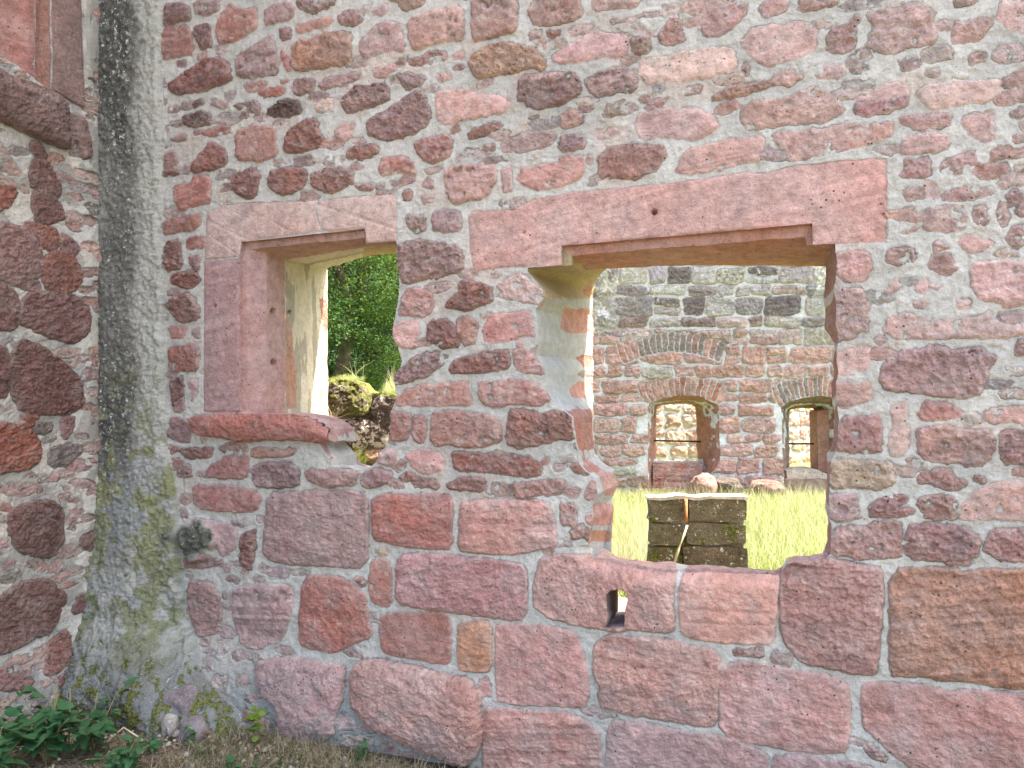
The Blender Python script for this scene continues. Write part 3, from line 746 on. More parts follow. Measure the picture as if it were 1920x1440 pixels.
w1 = wspec(['s'] * 4, ['s'] * nR, ['s'] * nB, ['s'] * nL)
w2 = wspec([(1072, 479), (1510, 444), (1512, 461), (1565, 460)], ['s'] * nR, [('d', 0, .012)] * nB, ['s'] * (nL - 1) + [(1073, 497)])
silh = [(1540, 1041), (1480, 1047), (1462, 1068), (1440, 1069), (1290, 1058), (1262, 1055), (1215, 1052), (1160, 1046)]
w3 = wspec([(1100, 505), (1500, 481), (1520, 481), (1548, 480)], [('d', -.04, 0)] * 4 + [('d', -.015, 0)] * (nR - 4), silh, [('x', 1133), ('x', 1138), ('x', 1148), ('x', 1143), ('x', 1157), ('x', 1149), ('x', 1128), ('x', 1113), ('x', 1107), ('x', 1106), ('x', 1100), 's'] + ['s'] * 8 + [(1062, 512), (1090, 510)])
w3b = [('d', 0, 0)]
def droprow(k):   # bottom keys lowered behind the parapet
    return [(a[0], b) for a, b in k]
OP2 = opening(MAIN, wf, [(.024, w1), (.026, w2), (.25, w3)])
r3 = OP2[-1][1]
r3b = [list(p) for p in r3]; r4 = [list(p) for p in r3]
for i in range(4 + nR, 4 + nR + nB): r3b[i][1] = .60; r4[i][1] = .58
px1110 = MAIN.px(1111, 720, .65)[0]
for i in range(4 + nR + nB, len(r4)):
    j = i - (4 + nR + nB)
    r4[i][0] = px1110 - (.03 if j > 18 else 0)
    if j < 2: r3b[i][1] = .62; r4[i][1] = .60
for i in range(4, 4 + nR): r4[i][0] += .02
for i in range(4): r4[i][1] += .02
r4[0] = list(MAIN.px(1150, 500, .65)); r4[-1] = list(MAIN.px(1128, 512, .65)); r4[-2] = list(MAIN.px(1114, 530, .65)); r4[-3] = list(MAIN.px(1111, 548, .65))
r4[0][1] += .015
OP2 += [(.27, [tuple(p) for p in r3b]), (.65, [tuple(p) for p in r4])]
# drain
df = [(1140, 1112), (1148, 1104), (1167, 1102), (1177, 1109), (1180, 1122), (1175, 1142), (1173, 1174), (1136, 1176), (1142, 1160)]
dr = [(1159, 1104), (1162, 1101), (1175, 1100), (1185, 1106), (1187, 1122), (1187, 1135), (1184, 1146), (1159, 1147), (1159, 1140)]
OP3 = [(0., [MAIN.px(*p) for p in df]), (.03, [MAIN.px(*p) for p in df]), (.25, [MAIN.px(*p, .25) for p in dr])]
lofts = []
for nm, OP, sd0 in (('narrow', OP1, 5), ('wide', OP2, 6), ('drain', OP3, 8)):
    R, dep, key = loft(MAIN, OP)
    # break up the outline of rings with noise except on the dressed top keys
    if nm != 'drain':
        c = np.arange(len(R[0])) * .008
        jx = fbm(c * 22, c * 0, 4, sd0) * .006; jz = fbm(c * 22, c * 0 + 5, 4, sd0) * .006
        lo, hi = (4, 27) if nm == 'narrow' else (4, 48)
        msk = ((key >= lo) & (key < hi)).astype(float)
        R = [np.stack([r[:, 0] + jx * msk, r[:, 1] + jz * msk], 1) for r in R]
    lofts.append((nm, R, dep, key))

WIDE_OUT = lofts[1][1][0]
wall = empty('ruined_wall', (-1.6, .3, 0), 'tall ruined wall of red sandstone rubble and pale mortar with a narrow and a wide window opening', 'wall')
MORT = np.array([.60, .585, .545])
STRIP_R = MAIN.px(305, 700)[0]
def strip_edge(Z, W):
    """u coordinate where the lichen covered render ends, as a function of height"""
    z = Z
    e = np.interp(z, [-.2, .05, .2, .45, .75, 1.0, 1.3, 4], [MAIN.px(p, 700)[0] for p in (520, 480, 400, 350, 345, 335, 315, 303)])
    return e + .018 * fbm(z * 7, z * 0 + 2, 4, 77) 
def main_height(U, Z, H, SD, ID, W):
    e = strip_edge(Z, W); d = e - U
    t = sst(-.004, .035, d)
    base = sst(1.3, 0, Z)
    rel = .008 * fbm(U * 24, Z * 18, 4, 91, .65) + .006 * fbm(U * 70, Z * 60, 3, 92)
    cc = .028 + .02 * sst(0, .25, d) + .13 * base * sst(-.1, .35, d) + .05 * sst(.45, 0, Z)
    cc = cc + rel * 1.6 + .03 * base * fbm(U * 5, Z * 5, 3, 93)
    H = mix(H, cc, t)
    # the footing swells towards the ground at the left
    xf = sst(MAIN.px(1000, 700)[0], MAIN.px(420, 700)[0], U)
    H = H + xf * (.10 * sst(.42, 0.02, Z) + .022 * fbm(U * 9, Z * 9, 5, 94, .6) * sst(.7, .1, Z))
    # mossy lump left of the violet block
    cu, cz = MAIN.px(372, 1010); r = np.sqrt(((U - cu) / .15) ** 2 + ((Z - cz) / .10) ** 2)
    r = r + .35 * fbm(U * 14, Z * 14, 3, 96); H = H + .06 * np.clip(1 - r * r, 0, 1) ** .6 * (1 + .8 * fbm(U * 26, Z * 26, 4, 95))
    o2 = WIDE_OUT; sl = (U > o2[:, 0].min() - .2) & (U < o2[:, 0].max() + .25) & (Z > .55) & (Z < 1.12)
    dd = np.full(U.shape, 1.); dd[sl] = -poly_sd(o2, U[sl], Z[sl]); rr_ = .055
    H = H - .045 * np.clip(1 - np.clip(dd, 0, 1) / rr_, 0, 1) ** 2 * (Z < .96)
    # dowel holes
    for (x, y, rr, dd) in HOLES:
        hu, hz = MAIN.px(x, y); r = np.hypot(U - hu, Z - hz) / rr
        H = H - dd * sst(1.0, .6, r)
    # tooling grooves on dressed stones (diagonal cuts)
    gx = (U * .55 + Z) * 1.0
    for k in range(len(DS)):
        pass
    for (x0, y0, x1, y1, dd, ww) in GROOVES:
        a = np.array(MAIN.px(x0, y0)); b = np.array(MAIN.px(x1, y1)); e_ = b - a; L2 = e_ @ e_
        t_ = ((U - a[0]) * e_[0] + (Z - a[1]) * e_[1]) / L2
        dist = np.abs((U - a[0]) * e_[1] - (Z - a[1]) * e_[0]) / math.sqrt(L2)
        H = H - dd * np.exp(-(dist / ww) ** 2) * ((t_ > 0) & (t_ < 1))
    return H
HOLES = [(1227, 398, .013, .035), (983, 436, .008, .015), (404, 574, .012, .03), (465, 627, .007, .02), (1579, 956, .022, .012)]
GROOVES = [(595, 383, 744, 432, .004, .005), (640, 393, 744, 430, .003, .004), (388, 412, 470, 452, .003, .004), (386, 435, 450, 480, .003, .004), (432, 395, 470, 410, .003, .004), (450, 385, 560, 440, .002, .004),
           (1285, 320, 1425, 288, .003, .003), (1290, 312, 1430, 278, .003, .003), (1275, 324, 1400, 303, .003, .003), (1000, 310, 1060, 345, .003, .003), (1020, 305, 1090, 332, .003, .003),
           (945, 1053, 947, 1160, .005, .002), (1280, 1140, 1455, 1150, .003, .008), (1280, 1165, 1455, 1172, .003, .006), (1052, 965, 1052, 966, .001, .01), (1681, 1350, 1683, 1351, .001, .01)]
def main_aux(U, Z, SD, tint, mo, aux, W, ID):
    px, py, _ = to_px(W)
    e = strip_edge(Z, W); d = e - U; st = sst(-.006, .006, d)
    SD = np.where(d > -.004, np.minimum(SD, -d - .004), SD)
    SD = np.maximum(SD, -.06)
    # render colours of the strip: dark algae band, pale right margin, yellow green lower down
    n1 = fbm(U * 9, Z * 3, 4, 101); n2 = fbm(U * 16, Z * 16, 4, 102); n3 = fbm(U * 60, Z * 45, 3, 103)
    xs = (U - XL) / (STRIP_R - XL)
    pale = np.array([.40, .405, .37]); dark = np.array([.030, .032, .028]); olive = np.array([.19, .20, .075]); blue = np.array([.23, .25, .255])
    band = sst(.80, .50, xs + n1 * .14) * (.45 + .55 * sst(-.5, .15, .6 * fbm(U * 3, Z * 1.6, 3, 104) + .35 * np.cos((Z - 1.8) * 4.2)))
    band = band * sst(.45, .95, Z)
    c = mix(pale, dark, (band * .93)[..., None])
    low = sst(1.5, .9, Z)
    c = mix(c, blue, (low * .75 * sst(-.3, .3, n1))[..., None])
    ol = sst(.0, .45, n2 + .35 * low * np.cos(xs * 6.0) + .12) * sst(1.9, 1.1, Z) * .95
    c = mix(c, olive, ol[..., None])
    c = mix(c, np.array([.13, .15, .12]), (sst(1.3, .2, Z) * .45 * sst(-.4, .4, n2))[..., None]); c = mix(c, dark * 1.6, (sst(.40, .05, Z) * .75)[..., None])
    c = mix(c, pale, (sst(.25, .6, n3) * .6 * (.4 + .6 * band))[..., None])
    c = mix(c, dark, (sst(-.25, -.55, n3) * .4)[..., None])
    mo = mix(mo, c, st[..., None])
    # side wall's shade painted in towards the left corner; greyer at the footing
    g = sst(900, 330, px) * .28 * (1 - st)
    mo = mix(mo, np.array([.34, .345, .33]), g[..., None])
    ft = sst(.42, .08, Z + .08 * n2) * sst(MAIN.px(1050, 700)[0], MAIN.px(600, 700)[0], U)
    mo = mix(mo, np.array([.19, .21, .215]), (ft * .85)[..., None]); tint = mix(tint, np.array([.29, .275, .26]), (ft * .6 * sst(-.2, .3, n2))[..., None])
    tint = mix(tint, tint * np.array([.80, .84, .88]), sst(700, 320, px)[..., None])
    aux[..., 1] = np.maximum(aux[..., 1], .36 * st * sst(.6, .9, Z) * band + .2 * st + .25 * ft)
    cu, cz = MAIN.px(365, 1010); lump = sst(1.15, .7, np.sqrt(((U - cu) / .16) ** 2 + ((Z - cz) / .09) ** 2) + .45 * fbm(U * 14, Z * 14, 4, 96))
    SD = np.where(lump > .5, -.05, SD); mo = mix(mo, np.array([.07, .075, .06]), lump[..., None]); aux[..., 1] = np.where(lump > .3, .34, aux[..., 1])
    aux[..., 2] = np.maximum(aux[..., 2], .30 * st * sst(1.5, .9, Z) + .25 * ft)
    # rust coloured warmth on the orange lower right block, pale scale on a few stones
    # light bluish scrub on the left footing
    # holes are bare stone: darken nothing
    return SD, tint, mo, aux
DS = parse_dressed(DR, MAIN)
TS = parse_traces(TR, MAIN)
def gen_courses(u0, u1, z0, z1, hr, wr, cols, rg, gap=.02, skip=None, jit=.25, **kw):
    out = []; z = z0
    while z < z1:
        h = rg.uniform(*hr); u = u0 - rg.uniform(0, wr[0])
        while u < u1:
            wd = rg.uniform(*wr) * (h / np.mean(hr)) ** .4; a, b, c, d = u + gap / 2, u + wd - gap / 2, z + gap / 2, z + h - gap / 2
            j = lambda: rg.uniform(-1, 1) * jit * gap * 2
            parts = [(a, b, c, d)]
            if h > np.mean(hr) * 1.1 and rg.random() < .18: m_ = c + (d - c) * rg.uniform(.4, .6); parts = [(a, b, c, m_ - gap / 3), (a, b, m_ + gap / 3, d)]
            for (a, b, c, d) in parts:
                p = [(a + j(), c + j()), ((a + b) / 2, c + j()), (b + j(), c + j()), (b + j(), (c + d) / 2), (b + j(), d + j()), ((a + b) / 2, d + j()), (a + j(), d + j()), (a + j(), (c + d) / 2)]
                cen = ((a + b) / 2, (c + d) / 2)
                if skip is None or not skip(*cen, b - a, d - c):
                    out.append(Stone(p, cols(*cen, rg), round_=1, **{k: (v(*cen, rg) if callable(v) else v) for k, v in kw.items()}))
            u += wd
        z += h
    return out
rg0 = np.random.default_rng(11)
def out_skip(u, z, w_, h_):
    P = MAIN.w(np.array([u, u - w_ / 2, u + w_ / 2, u]), np.array([z, z, z, z - h_ / 2])); x, y, zc = to_px(P)
    return bool(((x > -20) & (x < 1925) & (y > -10) & (y < 1450)).any()) or u < STRIP_R
pal = lambda u, z, rg: np.array(TYPES[rg.choice(list('rprvpwo'))])
OUTS = gen_courses(-3.7, 2.6, -.1, 12.0, (.09, .17), (.14, .36), pal, rg0, .035, out_skip, cover=lambda u, z, rg: rg.choice([0, .1, .3]), proud=lambda u, z, rg: rg.uniform(0, .009), rough=.7)
# grid lines: dense inside the photographed part
xpx = np.arange(160, 1990, 1.9)
us = [MAIN.px(x, 700)[0] for x in xpx]
us = np.concatenate([[us[0] - .12], us, np.arange(us[-1] + .02, 2.6, .02)])
zs = np.concatenate([np.arange(-.25, -.02, .012), np.arange(-.02, 3.05, .0042), np.arange(3.05, 3.75, .007), np.arange(3.76, 12.0, .045)])
REG[-2] = ('render_strip', 'lichen darkened render strip in the inner corner')
def main_regions(UC, ZC, pid):
    e = strip_edge(ZC, None)
    return np.where(UC < e, -2, pid)
smp = build_wall(MAIN, us, zs, DS + TS + OUTS, M_NEAR, wall, MORT, main_height, main_aux, [l[1][0] for l in lofts], seed=5, chips=1500, regions=main_regions)

# ---- reveals
RV_STONES = [  # photo-pixel patches of bare stone on the reveals of the wide opening
    ('p', [(1053, 580), (1065, 577), (1112, 578), (1112, 625), (1066, 628), (1052, 615)]), ('r', [(1078, 670), (1092, 665), (1112, 665), (1112, 690), (1096, 690)]),
    ('p', [(1067, 727), (1085, 712), (1112, 712), (1112, 748), (1072, 745)]), ('g', [(1078, 700), (1095, 693), (1112, 695), (1112, 708), (1095, 712)]),
    ('o', [(1092, 545), (1112, 525), (1112, 560), (1095, 556)]), ('p', [(990, 510), (1010, 530), (1024, 545), (1022, 575), (1000, 580), (990, 560)]),
    ('r', [(1046, 770), (1114, 766), (1114, 842), (1056, 848)]), ('p', [(1120, 880), (1166, 888), (1166, 936), (1134, 930)]), ('p', [(1096, 940), (1156, 944), (1156, 988), (1100, 986)]), ('o', [(1092, 993), (1150, 994), (1146, 1018), (1092, 1016)]), ('r', [(1090, 872), (1122, 868), (1124, 884), (1100, 890)]),
    # narrow opening, sunlit splay
    ('r', [(598, 560), (612, 562), (617, 590), (612, 625), (604, 620)]), ('p', [(597, 728), (607, 727), (610, 765), (598, 770)]), ('p', [(590, 665), (600, 662), (600, 678)]),
    ('o', [(536, 560), (548, 640), (556, 700), (555, 765), (536, 768)])]
M_REV = M_NEAR
drain_poly = np.array([p for p in lofts[2][1][2]])
for nm, R, dep, key in lofts:
    h0 = smp(R[0][:, 0], R[0][:, 1])
    drop = None
    if nm == 'wide': drop = lambda u, z, d: (poly_sd(drain_poly, u, z) > -.004) & (d > .2) & (d < .32) & (z < .86)
    V, Dp, P, q, (nr, nc) = loft_mesh(MAIN, R, dep, h0, .0075, .006 if nm != 'drain' else .003, 40, True, drop)
    Vf = V.reshape(-1, 3); d = Dp.ravel(); kk = np.tile(key, nr); px, py, _ = to_px(Vf)
    sd = np.full(len(d), .05); tint = np.tile(np.array(TYPES['p']) * .9, (len(d), 1)); mo = np.tile(MORT, (len(d), 1)); aux = np.tile(np.array([.25, 0, 0.]), (len(d), 1))
    s_ = kk * .37 + np.tile(np.arange(nc) * .008, nr)
    nz_ = fbm(d * 11, Vf[:, 2] * 11 + Vf[:, 0] * 3, 4, 61)
    if nm == 'narrow':
        left = (kk >= 27) | (kk == 29); deep = d > .205
        right = (kk >= 3) & (kk < 21)
        tint[:] = (.42, .265, .245); tint[(kk <= 3)] = (.40, .25, .21)
        z = Vf[:, 2]
        cream = deep & ((kk >= 21) | (kk < 1)); sd[cream] = -.05; mo[cream] = (.60, .54, .43)
        soff = deep & (kk < 3); tint[soff] = (.45, .33, .17)
        rt = right | ((kk >= 18) & (kk < 27)); sd[rt] = np.where(nz_[rt] > .05, .02, -.02)
        streak = fbm(d * 22, z * 3.5, 4, 63); mo = np.where((cream & (streak > .12))[:, None], mo * .62, mo)
    elif nm == 'wide':
        tp = kk < 3; tint[tp] = (.44, .24, .19)
        bot = (kk >= 4 + nR) & (kk < 4 + nR + nB)
        jb = (kk == 4 + nR + 4) | (kk == 4 + nR + 1); sd[jb] = -.02
        left = kk >= 4 + nR + nB; right = (kk >= 3) & (kk < 4 + nR)
        sd[left] = -.05; mo[left] = (.45, .465, .475); sd[right] = np.where(nz_[right] > -.1, .02, -.02); tint[right] = (.30, .17, .14)
        jc = (np.abs(((Vf[:, 2] + .03 * fbm(d * 5, Vf[:, 2] * 3, 3, 8)) * 5.2) % 1 - .5) * -1 + .40) * .12
        sd[right] = jc[right]; tint[right] = (.36, .21, .18)
        lo = left & (py > 760) & (d < .2); sd[lo] = np.where(nz_[lo] > .25, .02, -.02); tint[lo] = (.42, .25, .21)
        topl = left & (py < 560); mo[topl] = (.42, .33, .20)
        bk = (d > .26); tint[bot] = (.50, .33, .30); tint[bk & bot] = (.25, .16, .14); aux[bot, 0] = .4
    else:
        tint[:] = (.26, .19, .18); fl = (py > 1146); tint[fl] = (.36, .30, .30)
    for c, poly in RV_STONES:
        if nm == 'drain': break
        xx = px + 3 * fbm(px / 14, py / 14, 3, 71); yy = py + 3 * fbm(px / 14, py / 14, 3, 72)
        ss = poly_sd(np.array(poly, float), xx, yy) * .0022
        m = (ss > 0) & (d > .02) & ~((kk < 3)) & ~((kk >= 4 + nR) & (kk < 4 + nR + nB) & (nm == 'wide'))
        m &= (d > .205) | (nm == 'wide'); m &= (px < 700) == (nm == 'narrow')
        sd = np.where(m, ss, sd); tint[m] = np.array(TYPES[c])
    me = mesh_np('window_reveal', Vf, q[:, ::-1], dict(sd=sd, tint=tint, mort=mo, aux=aux))
    me.set_sharp_from_angle(angle=rad(38))
    link('drain_hole' if nm == 'drain' else 'window_reveal', me, M_REV, wall,
         {'narrow': 'cream rendered reveal of the narrow opening', 'wide': 'grey rendered reveal of the wide opening', 'drain': 'small drain hole through the sill block'}[nm])
# ---- back face, top and end of the wall (solid thickness .65)
BACK = Plane((0, .65, 0), (1, 0, 0), (0, -1, 0))
us_b = np.concatenate([np.arange(-4.0, 2.61, .035)]); zs_b = np.arange(-.2, 12.02, .05)
OUTB = gen_courses(-4.0, 2.6, -.1, 12.0, (.12, .22), (.2, .45), pal, rg0, .03, None, cover=.1, proud=-.004, rough=.7)
build_wall(BACK, us_b, zs_b, OUTB, M_NEAR, wall, MORT, lambda U, Z, H, SD, ID, W: -H * 2, None, [l[1][-1] for l in lofts[:2]], seed=31, part='rear_masonry')
def strip_grid(P0, P1, n, m, name, rough=.02, seed=3, tri=None):
    pass
def cap_mesh():
    xs = np.linspace(-4.0, 2.6, 180); ys = np.linspace(-.01, .66, 14); X, Y = np.meshgrid(xs, ys); Z = 11.97 + .05 * fbm(X * 5, Y * 5, 3, 4)
    V = np.stack([X, Y, Z], -1).reshape(-1, 3); i = np.arange(len(V)).reshape(X.shape)
    q = np.stack([i[:-1, :-1], i[:-1, 1:], i[1:, 1:], i[1:, :-1]], -1).reshape(-1, 4); n = len(V)
    ys2 = np.linspace(-.01, .66, 14); zz = np.linspace(-.2, 11.99, 240); Y2, Z2 = np.meshgrid(ys2, zz); V2 = np.stack([2.59 + .02 * fbm(Y2 * 8, Z2 * 8, 3, 8), Y2, Z2], -1).reshape(-1, 3)
    i2 = np.arange(len(V2)).reshape(Y2.shape) + n; q2 = np.stack([i2[:-1, :-1], i2[:-1, 1:], i2[1:, 1:], i2[1:, :-1]], -1).reshape(-1, 4)
    V = np.concatenate([V, V2]); N = len(V)
    nz_ = fbm(V[:, 0] * 6 + V[:, 1] * 6, V[:, 2] * 9 + V[:, 1], 3, 9)
    return mesh_np('wall_top', V, np.concatenate([q, q2]), dict(sd=nz_ * .05, tint=np.tile(TYPES['p'], (N, 1)), mort=np.tile(MORT, (N, 1)), aux=np.tile([.6, .2, .1], (N, 1))))
link('wall_top', cap_mesh(), M_NEAR, wall)

# ================================================================= LEFT (SIDE) WALL
SIDE = Plane((XL, 0, 0), (0, 1, 0), (1, 0, 0))
ST = """
b 0 6|165 810 230 800 270 890 190 880
b 0 6|180 890 280 910 340 1090 300 1110 170 1050
r 0 6|-300 1040 60 1040 95 1080 10 1190 -300 1190
b 0 6|180 1070 300 1110 360 1190 350 1240 190 1260
v 0 7|-60 1260 120 1280 200 1340 225 1440 230 1560 100 1560 -60 1560
r 0 5|120 1240 250 1270 320 1290 325 1400 220 1400
v 0 5|330 1320 400 1330 440 1420 380 1440 340 1400
r 0 7|240 1430 380 1420 440 1500 430 1640 340 1640 250 1620
b 0 6|-60 1560 110 1670 110 1850 -60 1850
b 0 7|130 1700 200 1650 430 1660 490 1810 420 1920 330 1910 180 1840 120 1810
v 1 5|30 1570 200 1570 230 1630 200 1650 40 1590
b 0 7|80 1940 200 1930 330 2030 440 2140 430 2310 280 2320 80 2290
b 0 6|-80 1900 50 1980 60 2140 30 2230 -80 2250
r 0 7|-80 2400 90 2390 210 2450 220 2580 150 2620 10 2660 -80 2640
g 0 5|280 2540 330 2500 440 2510 450 2540 380 2625 290 2620
v 0 5|340 2360 400 2340 415 2420 370 2470 345 2440
r 0 5|130 2320 210 2320 210 2350 130 2370
r 0 5|100 2370 190 2370 190 2400 100 2395
g 1 5|190 2370 300 2380 290 2430 200 2440
b 0 7|55 2880 160 2830 330 2830 350 2980 330 3080 270 3130 120 3100 60 3000
b 0 5|440 3010 540 2980 520 3080 450 3100
b 0 7|-80 3440 50 3340 150 3270 290 3270 320 3440 290 3530 170 3580 60 3640 -80 3680
b 1 5|300 3300 360 3330 360 3400 310 3400
r 0 5|210 3770 230 3660 340 3540 380 3560 370 3660 290 3760
b 0 5|400 3440 440 3340 480 3370 460 3440
b 2 5|470 3460 590 3420 600 3580 520 3620 420 3610
b 3 5|250 3840 320 3760 480 3740 490 3860 400 3910
v 3 5|-60 3760 60 3740 150 3780 100 3850 -60 3880
r 1 4|280 520 370 600 370 640 300 560
"""
side_st = []
for ln in ST.strip().splitlines():
    hd, pts = ln.split('|'); c, cv, pr = hd.split(); v = np.array(pts.split(), float).reshape(-1, 2) / 3.
    v = v.mean(0) + (v - v.mean(0)) * 1.09; v[:, 0] = np.minimum(v[:, 0], 190)
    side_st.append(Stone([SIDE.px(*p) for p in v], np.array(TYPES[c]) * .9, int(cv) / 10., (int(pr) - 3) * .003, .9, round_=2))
def spx(l): return [SIDE.px(*p) for p in l]
sj = [Stone(spx([(-60, -60), (64, -60), (66, 148), (0, 100), (-60, 62)]), (.40, .20, .18), 0, -.050, .15, 'window_pane_recess', 0, 'pink inner face of the blocked side window', warp=.1, flat=True),
      Stone(spx([(66, -60), (93, -60), (95, 168), (66, 150)]), (.30, .16, .13), 0, -.020, .12, 'window_jamb', 0, 'narrow inner moulding of the side window jamb', warp=.1, flat=True),
      Stone(spx([(95, -60), (146, -60), (150, 100), (155, 206), (98, 170)]), (.22, .145, .135), 0, .018, .2, 'window_jamb', 0, 'dark mauve outer jamb of the side window', warp=.15, flat=True),
      Stone(spx([(-100, 60), (-60, 90), (0, 140), (50, 157), (97, 173), (123, 200), (123, 280), (110, 277), (40, 247), (0, 227), (-60, 200), (-100, 190)]), (.20, .13, .12), 0, .060, .7, 'window_sill', 1, 'dark projecting sill stone of the side window', warp=.4),
      Stone(spx([(125, 213), (152, 217), (166, 293), (150, 300), (141, 262), (126, 280)]), (.22, .14, .13), 0, .03, .5, round_=1)]
side = empty('side_wall', (XL - .2, -1.2, 0), 'shaded side wall with dark rubble and the corner of a dressed window at the left', 'wall')
def side_skip(u, z, w_, h_):
    return u > SIDE.px(-20, 700)[0] - w_ / 2
side_out = gen_courses(-2.4, 0, -.1, 8.5, (.12, .22), (.18, .4), lambda u, z, rg: np.array(TYPES[rg.choice(list('brvr'))]) * .9, rg0, .035, side_skip, cover=.1, proud=.012, rough=.9)
def side_height(U, Z, H, SD, ID, W):
    H = H + .012 * fbm(U * 4, Z * 4, 3, 55)
    edge = sst(-.20, -.10, U)                                   # smooth rendered bead along the corner
    e2 = np.clip((U + .13) / .13, 0, 1)
    bead = .035 + .012 * fbm(U * 3, Z * 5, 3, 56) * 1.0 - .05 * e2 ** 3
    H = np.where(SD < .0, mix(H, bead, edge * .85), H + edge * .02)
    H = H + .10 * sst(.45, 0, Z) 
    return H
def side_aux(U, Z, SD, tint, mo, aux, W, ID):
    n1 = fbm(U * 8, Z * 8, 4, 57); n2 = fbm(U * 30, Z * 30, 3, 58)
    mo = mix(mo, np.array([.47, .46, .42]), .5); mo = mix(mo, np.array([.44, .36, .31]), (sst(1.9, 1.0, Z) * .35 * sst(-.2, .4, n1))[..., None])
    mo = mix(mo, np.array([.34, .36, .37]), (sst(.1, .5, n1) * .5)[..., None])
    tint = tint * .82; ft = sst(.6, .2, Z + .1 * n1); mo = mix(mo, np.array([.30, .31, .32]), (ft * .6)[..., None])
    mo = mo * (1 + .12 * n2)[..., None]; fl = sst(.02, .12, fbm(U * 11, Z * 9, 5, 59)) * (U > -.62); mo = mix(mo * .80, mo * 1.22, fl[..., None])
    return SD, tint, mo, aux
us_s = np.concatenate([np.arange(-2.4, -.68, .03), np.arange(-.67, .02, .0042)]); zs_s = np.concatenate([np.arange(-.2, 3.3, .0045), np.arange(3.3, 8.5, .05)])
build_wall(SIDE, us_s, zs_s, sj + side_st + side_out, M_NEAR, side, (.38, .38, .36), side_height, side_aux, seed=71, chips=500)
def box(name, lo, hi, mat, parent, label=None):
    lo = np.array(lo, float); hi = np.array(hi, float)
    V = np.array([[x, y, z] for x in (lo[0], hi[0]) for y in (lo[1], hi[1]) for z in (lo[2], hi[2])])
    Q = [[0, 1, 3, 2], [4, 6, 7, 5], [0, 4, 5, 1], [2, 3, 7, 6], [0, 2, 6, 4], [1, 5, 7, 3]]
    N = 8
    me = mesh_np(name, V, Q, dict(sd=np.full(N, -.05), tint=np.tile(TYPES['p'], (N, 1)), mort=np.tile(MORT, (N, 1)), aux=np.tile([.6, .2, .1], (N, 1))), smooth=False)
    return link(name, me, mat, parent, label)
box('wall_core', (XL - .6, -2.39, -.2), (XL - .07, .02, 8.45), M_NEAR, side)

# ================================================================= COURTYARD WALL (far)
ZF = 11.0
def camP(px, py, z): return CAM + z * (FWD + RGT * ((px - 960) / F) + UPV * ((720 - py) / F))
FARO = CAM + FWD * ZF; FARO[2] = 0
FAR = Plane(FARO, RGT, -FWD)
fp = lambda x, y, d=0.: FAR.px(x, y, d)
win1 = [(1228, 965), (1228, 760), (1240, 754), (1262, 750), (1285, 750), (1305, 754), (1330, 765), (1330, 820), (1318, 880), (1316, 965)]
win1f = [(1214, 930), (1215, 765), (1217, 757), (1240, 748), (1265, 743), (1290, 741), (1315, 745), (1345, 758), (1348, 770), (1350, 860), (1330, 900), (1318, 930)]
win2f = [(1468, 940), (1466, 780), (1464, 764), (1480, 753), (1505, 746), (1540, 742), (1575, 748), (1590, 760), (1590, 940)]
rgf = np.random.default_rng(23)
yard = empty('courtyard_wall', tuple(FARO + FWD * .3), 'far courtyard wall with two arched windows, weathered grey at the top and red below', 'wall')
fs = []
def arch(cx, y0, wpx, rise, n, L, x0, x1, cols):
    """voussoirs standing on a shallow arc given in photo pixels"""
    out = []
    for i in range(n):
        a = x0 + (x1 - x0) * (i + .08) / n; b = x0 + (x1 - x0) * (i + .92) / n
        def pt(x, t):
            q = (x - cx) / (wpx / 2); y = y0 - rise * (1 - q * q) ; dx = q * t * .45; return (x + dx, y - t)
        out.append(Stone([fp(*pt(a, 1)), fp(*pt(b, 1)), fp(*pt(b, L * rgf.uniform(.9, 1.05))), fp(*pt(a, L * rgf.uniform(.9, 1.05)))], np.array(TYPES[rgf.choice(cols)]), 0, .006, .8, round_=1, prio=True))
    return out
V1 = arch(1282, 757, 136, 15, 15, 34, 1212, 1352, list('ppwrp')); V2 = arch(1530, 764, 140, 22, 17, 36, 1462, 1600, list('vgpvg'))
V3 = arch(1265, 690, 220, 32, 17, 34, 1170, 1350, list('gvgpg'))
for i in (0, 1, 2): V3[i].col = np.array(TYPES['p'])
arcs = V1 + V2 + V3
cent = []
w1p = np.array([fp(*p) for p in win1f]); w2p = np.array([fp(*p) for p in win2f])
apolys = [s.poly for s in arcs]
def far_skip(u, z, w_, h_):
    q = np.array([[u, z]])
    for p in (w1p, w2p):
        if poly_sd(p, q[:, 0], q[:, 1])[0] > .05: return True
    return False
def far_col(u, z, rg):
    t = np.clip((z - 2.1) / .5 + rg.uniform(-.4, .4), 0, 1)
    lo = mix(np.array(TYPES[rg.choice(list('ppprovwp'))]), np.array([.54, .40, .41]), rg.uniform(.4, .8)) * 1.08; hi = 1.3 * np.array([(.30, .32, .36), (.20, .21, .235), (.38, .40, .44), (.33, .29, .30), (.12, .125, .14)][rg.integers(5)])
    if rg.random() < .05: return np.array((.45, .47, .46))
    return mix(lo, hi, t)
fs = gen_courses(-.9 + 0, 5.6, -.1, 4.4, (.14, .29), (.22, .60), far_col, rgf, .042, far_skip, jit=.28,
                        cover=lambda u, z, rg: 0, proud=lambda u, z, rg: rg.uniform(.004, .02), rough=1.0, lich=lambda u, z, rg: float(np.clip((z - 2.1) / 1.0, 0, 1)) * rg.uniform(.4, .95), moss=lambda u, z, rg: .15 * rg.random()) + arcs
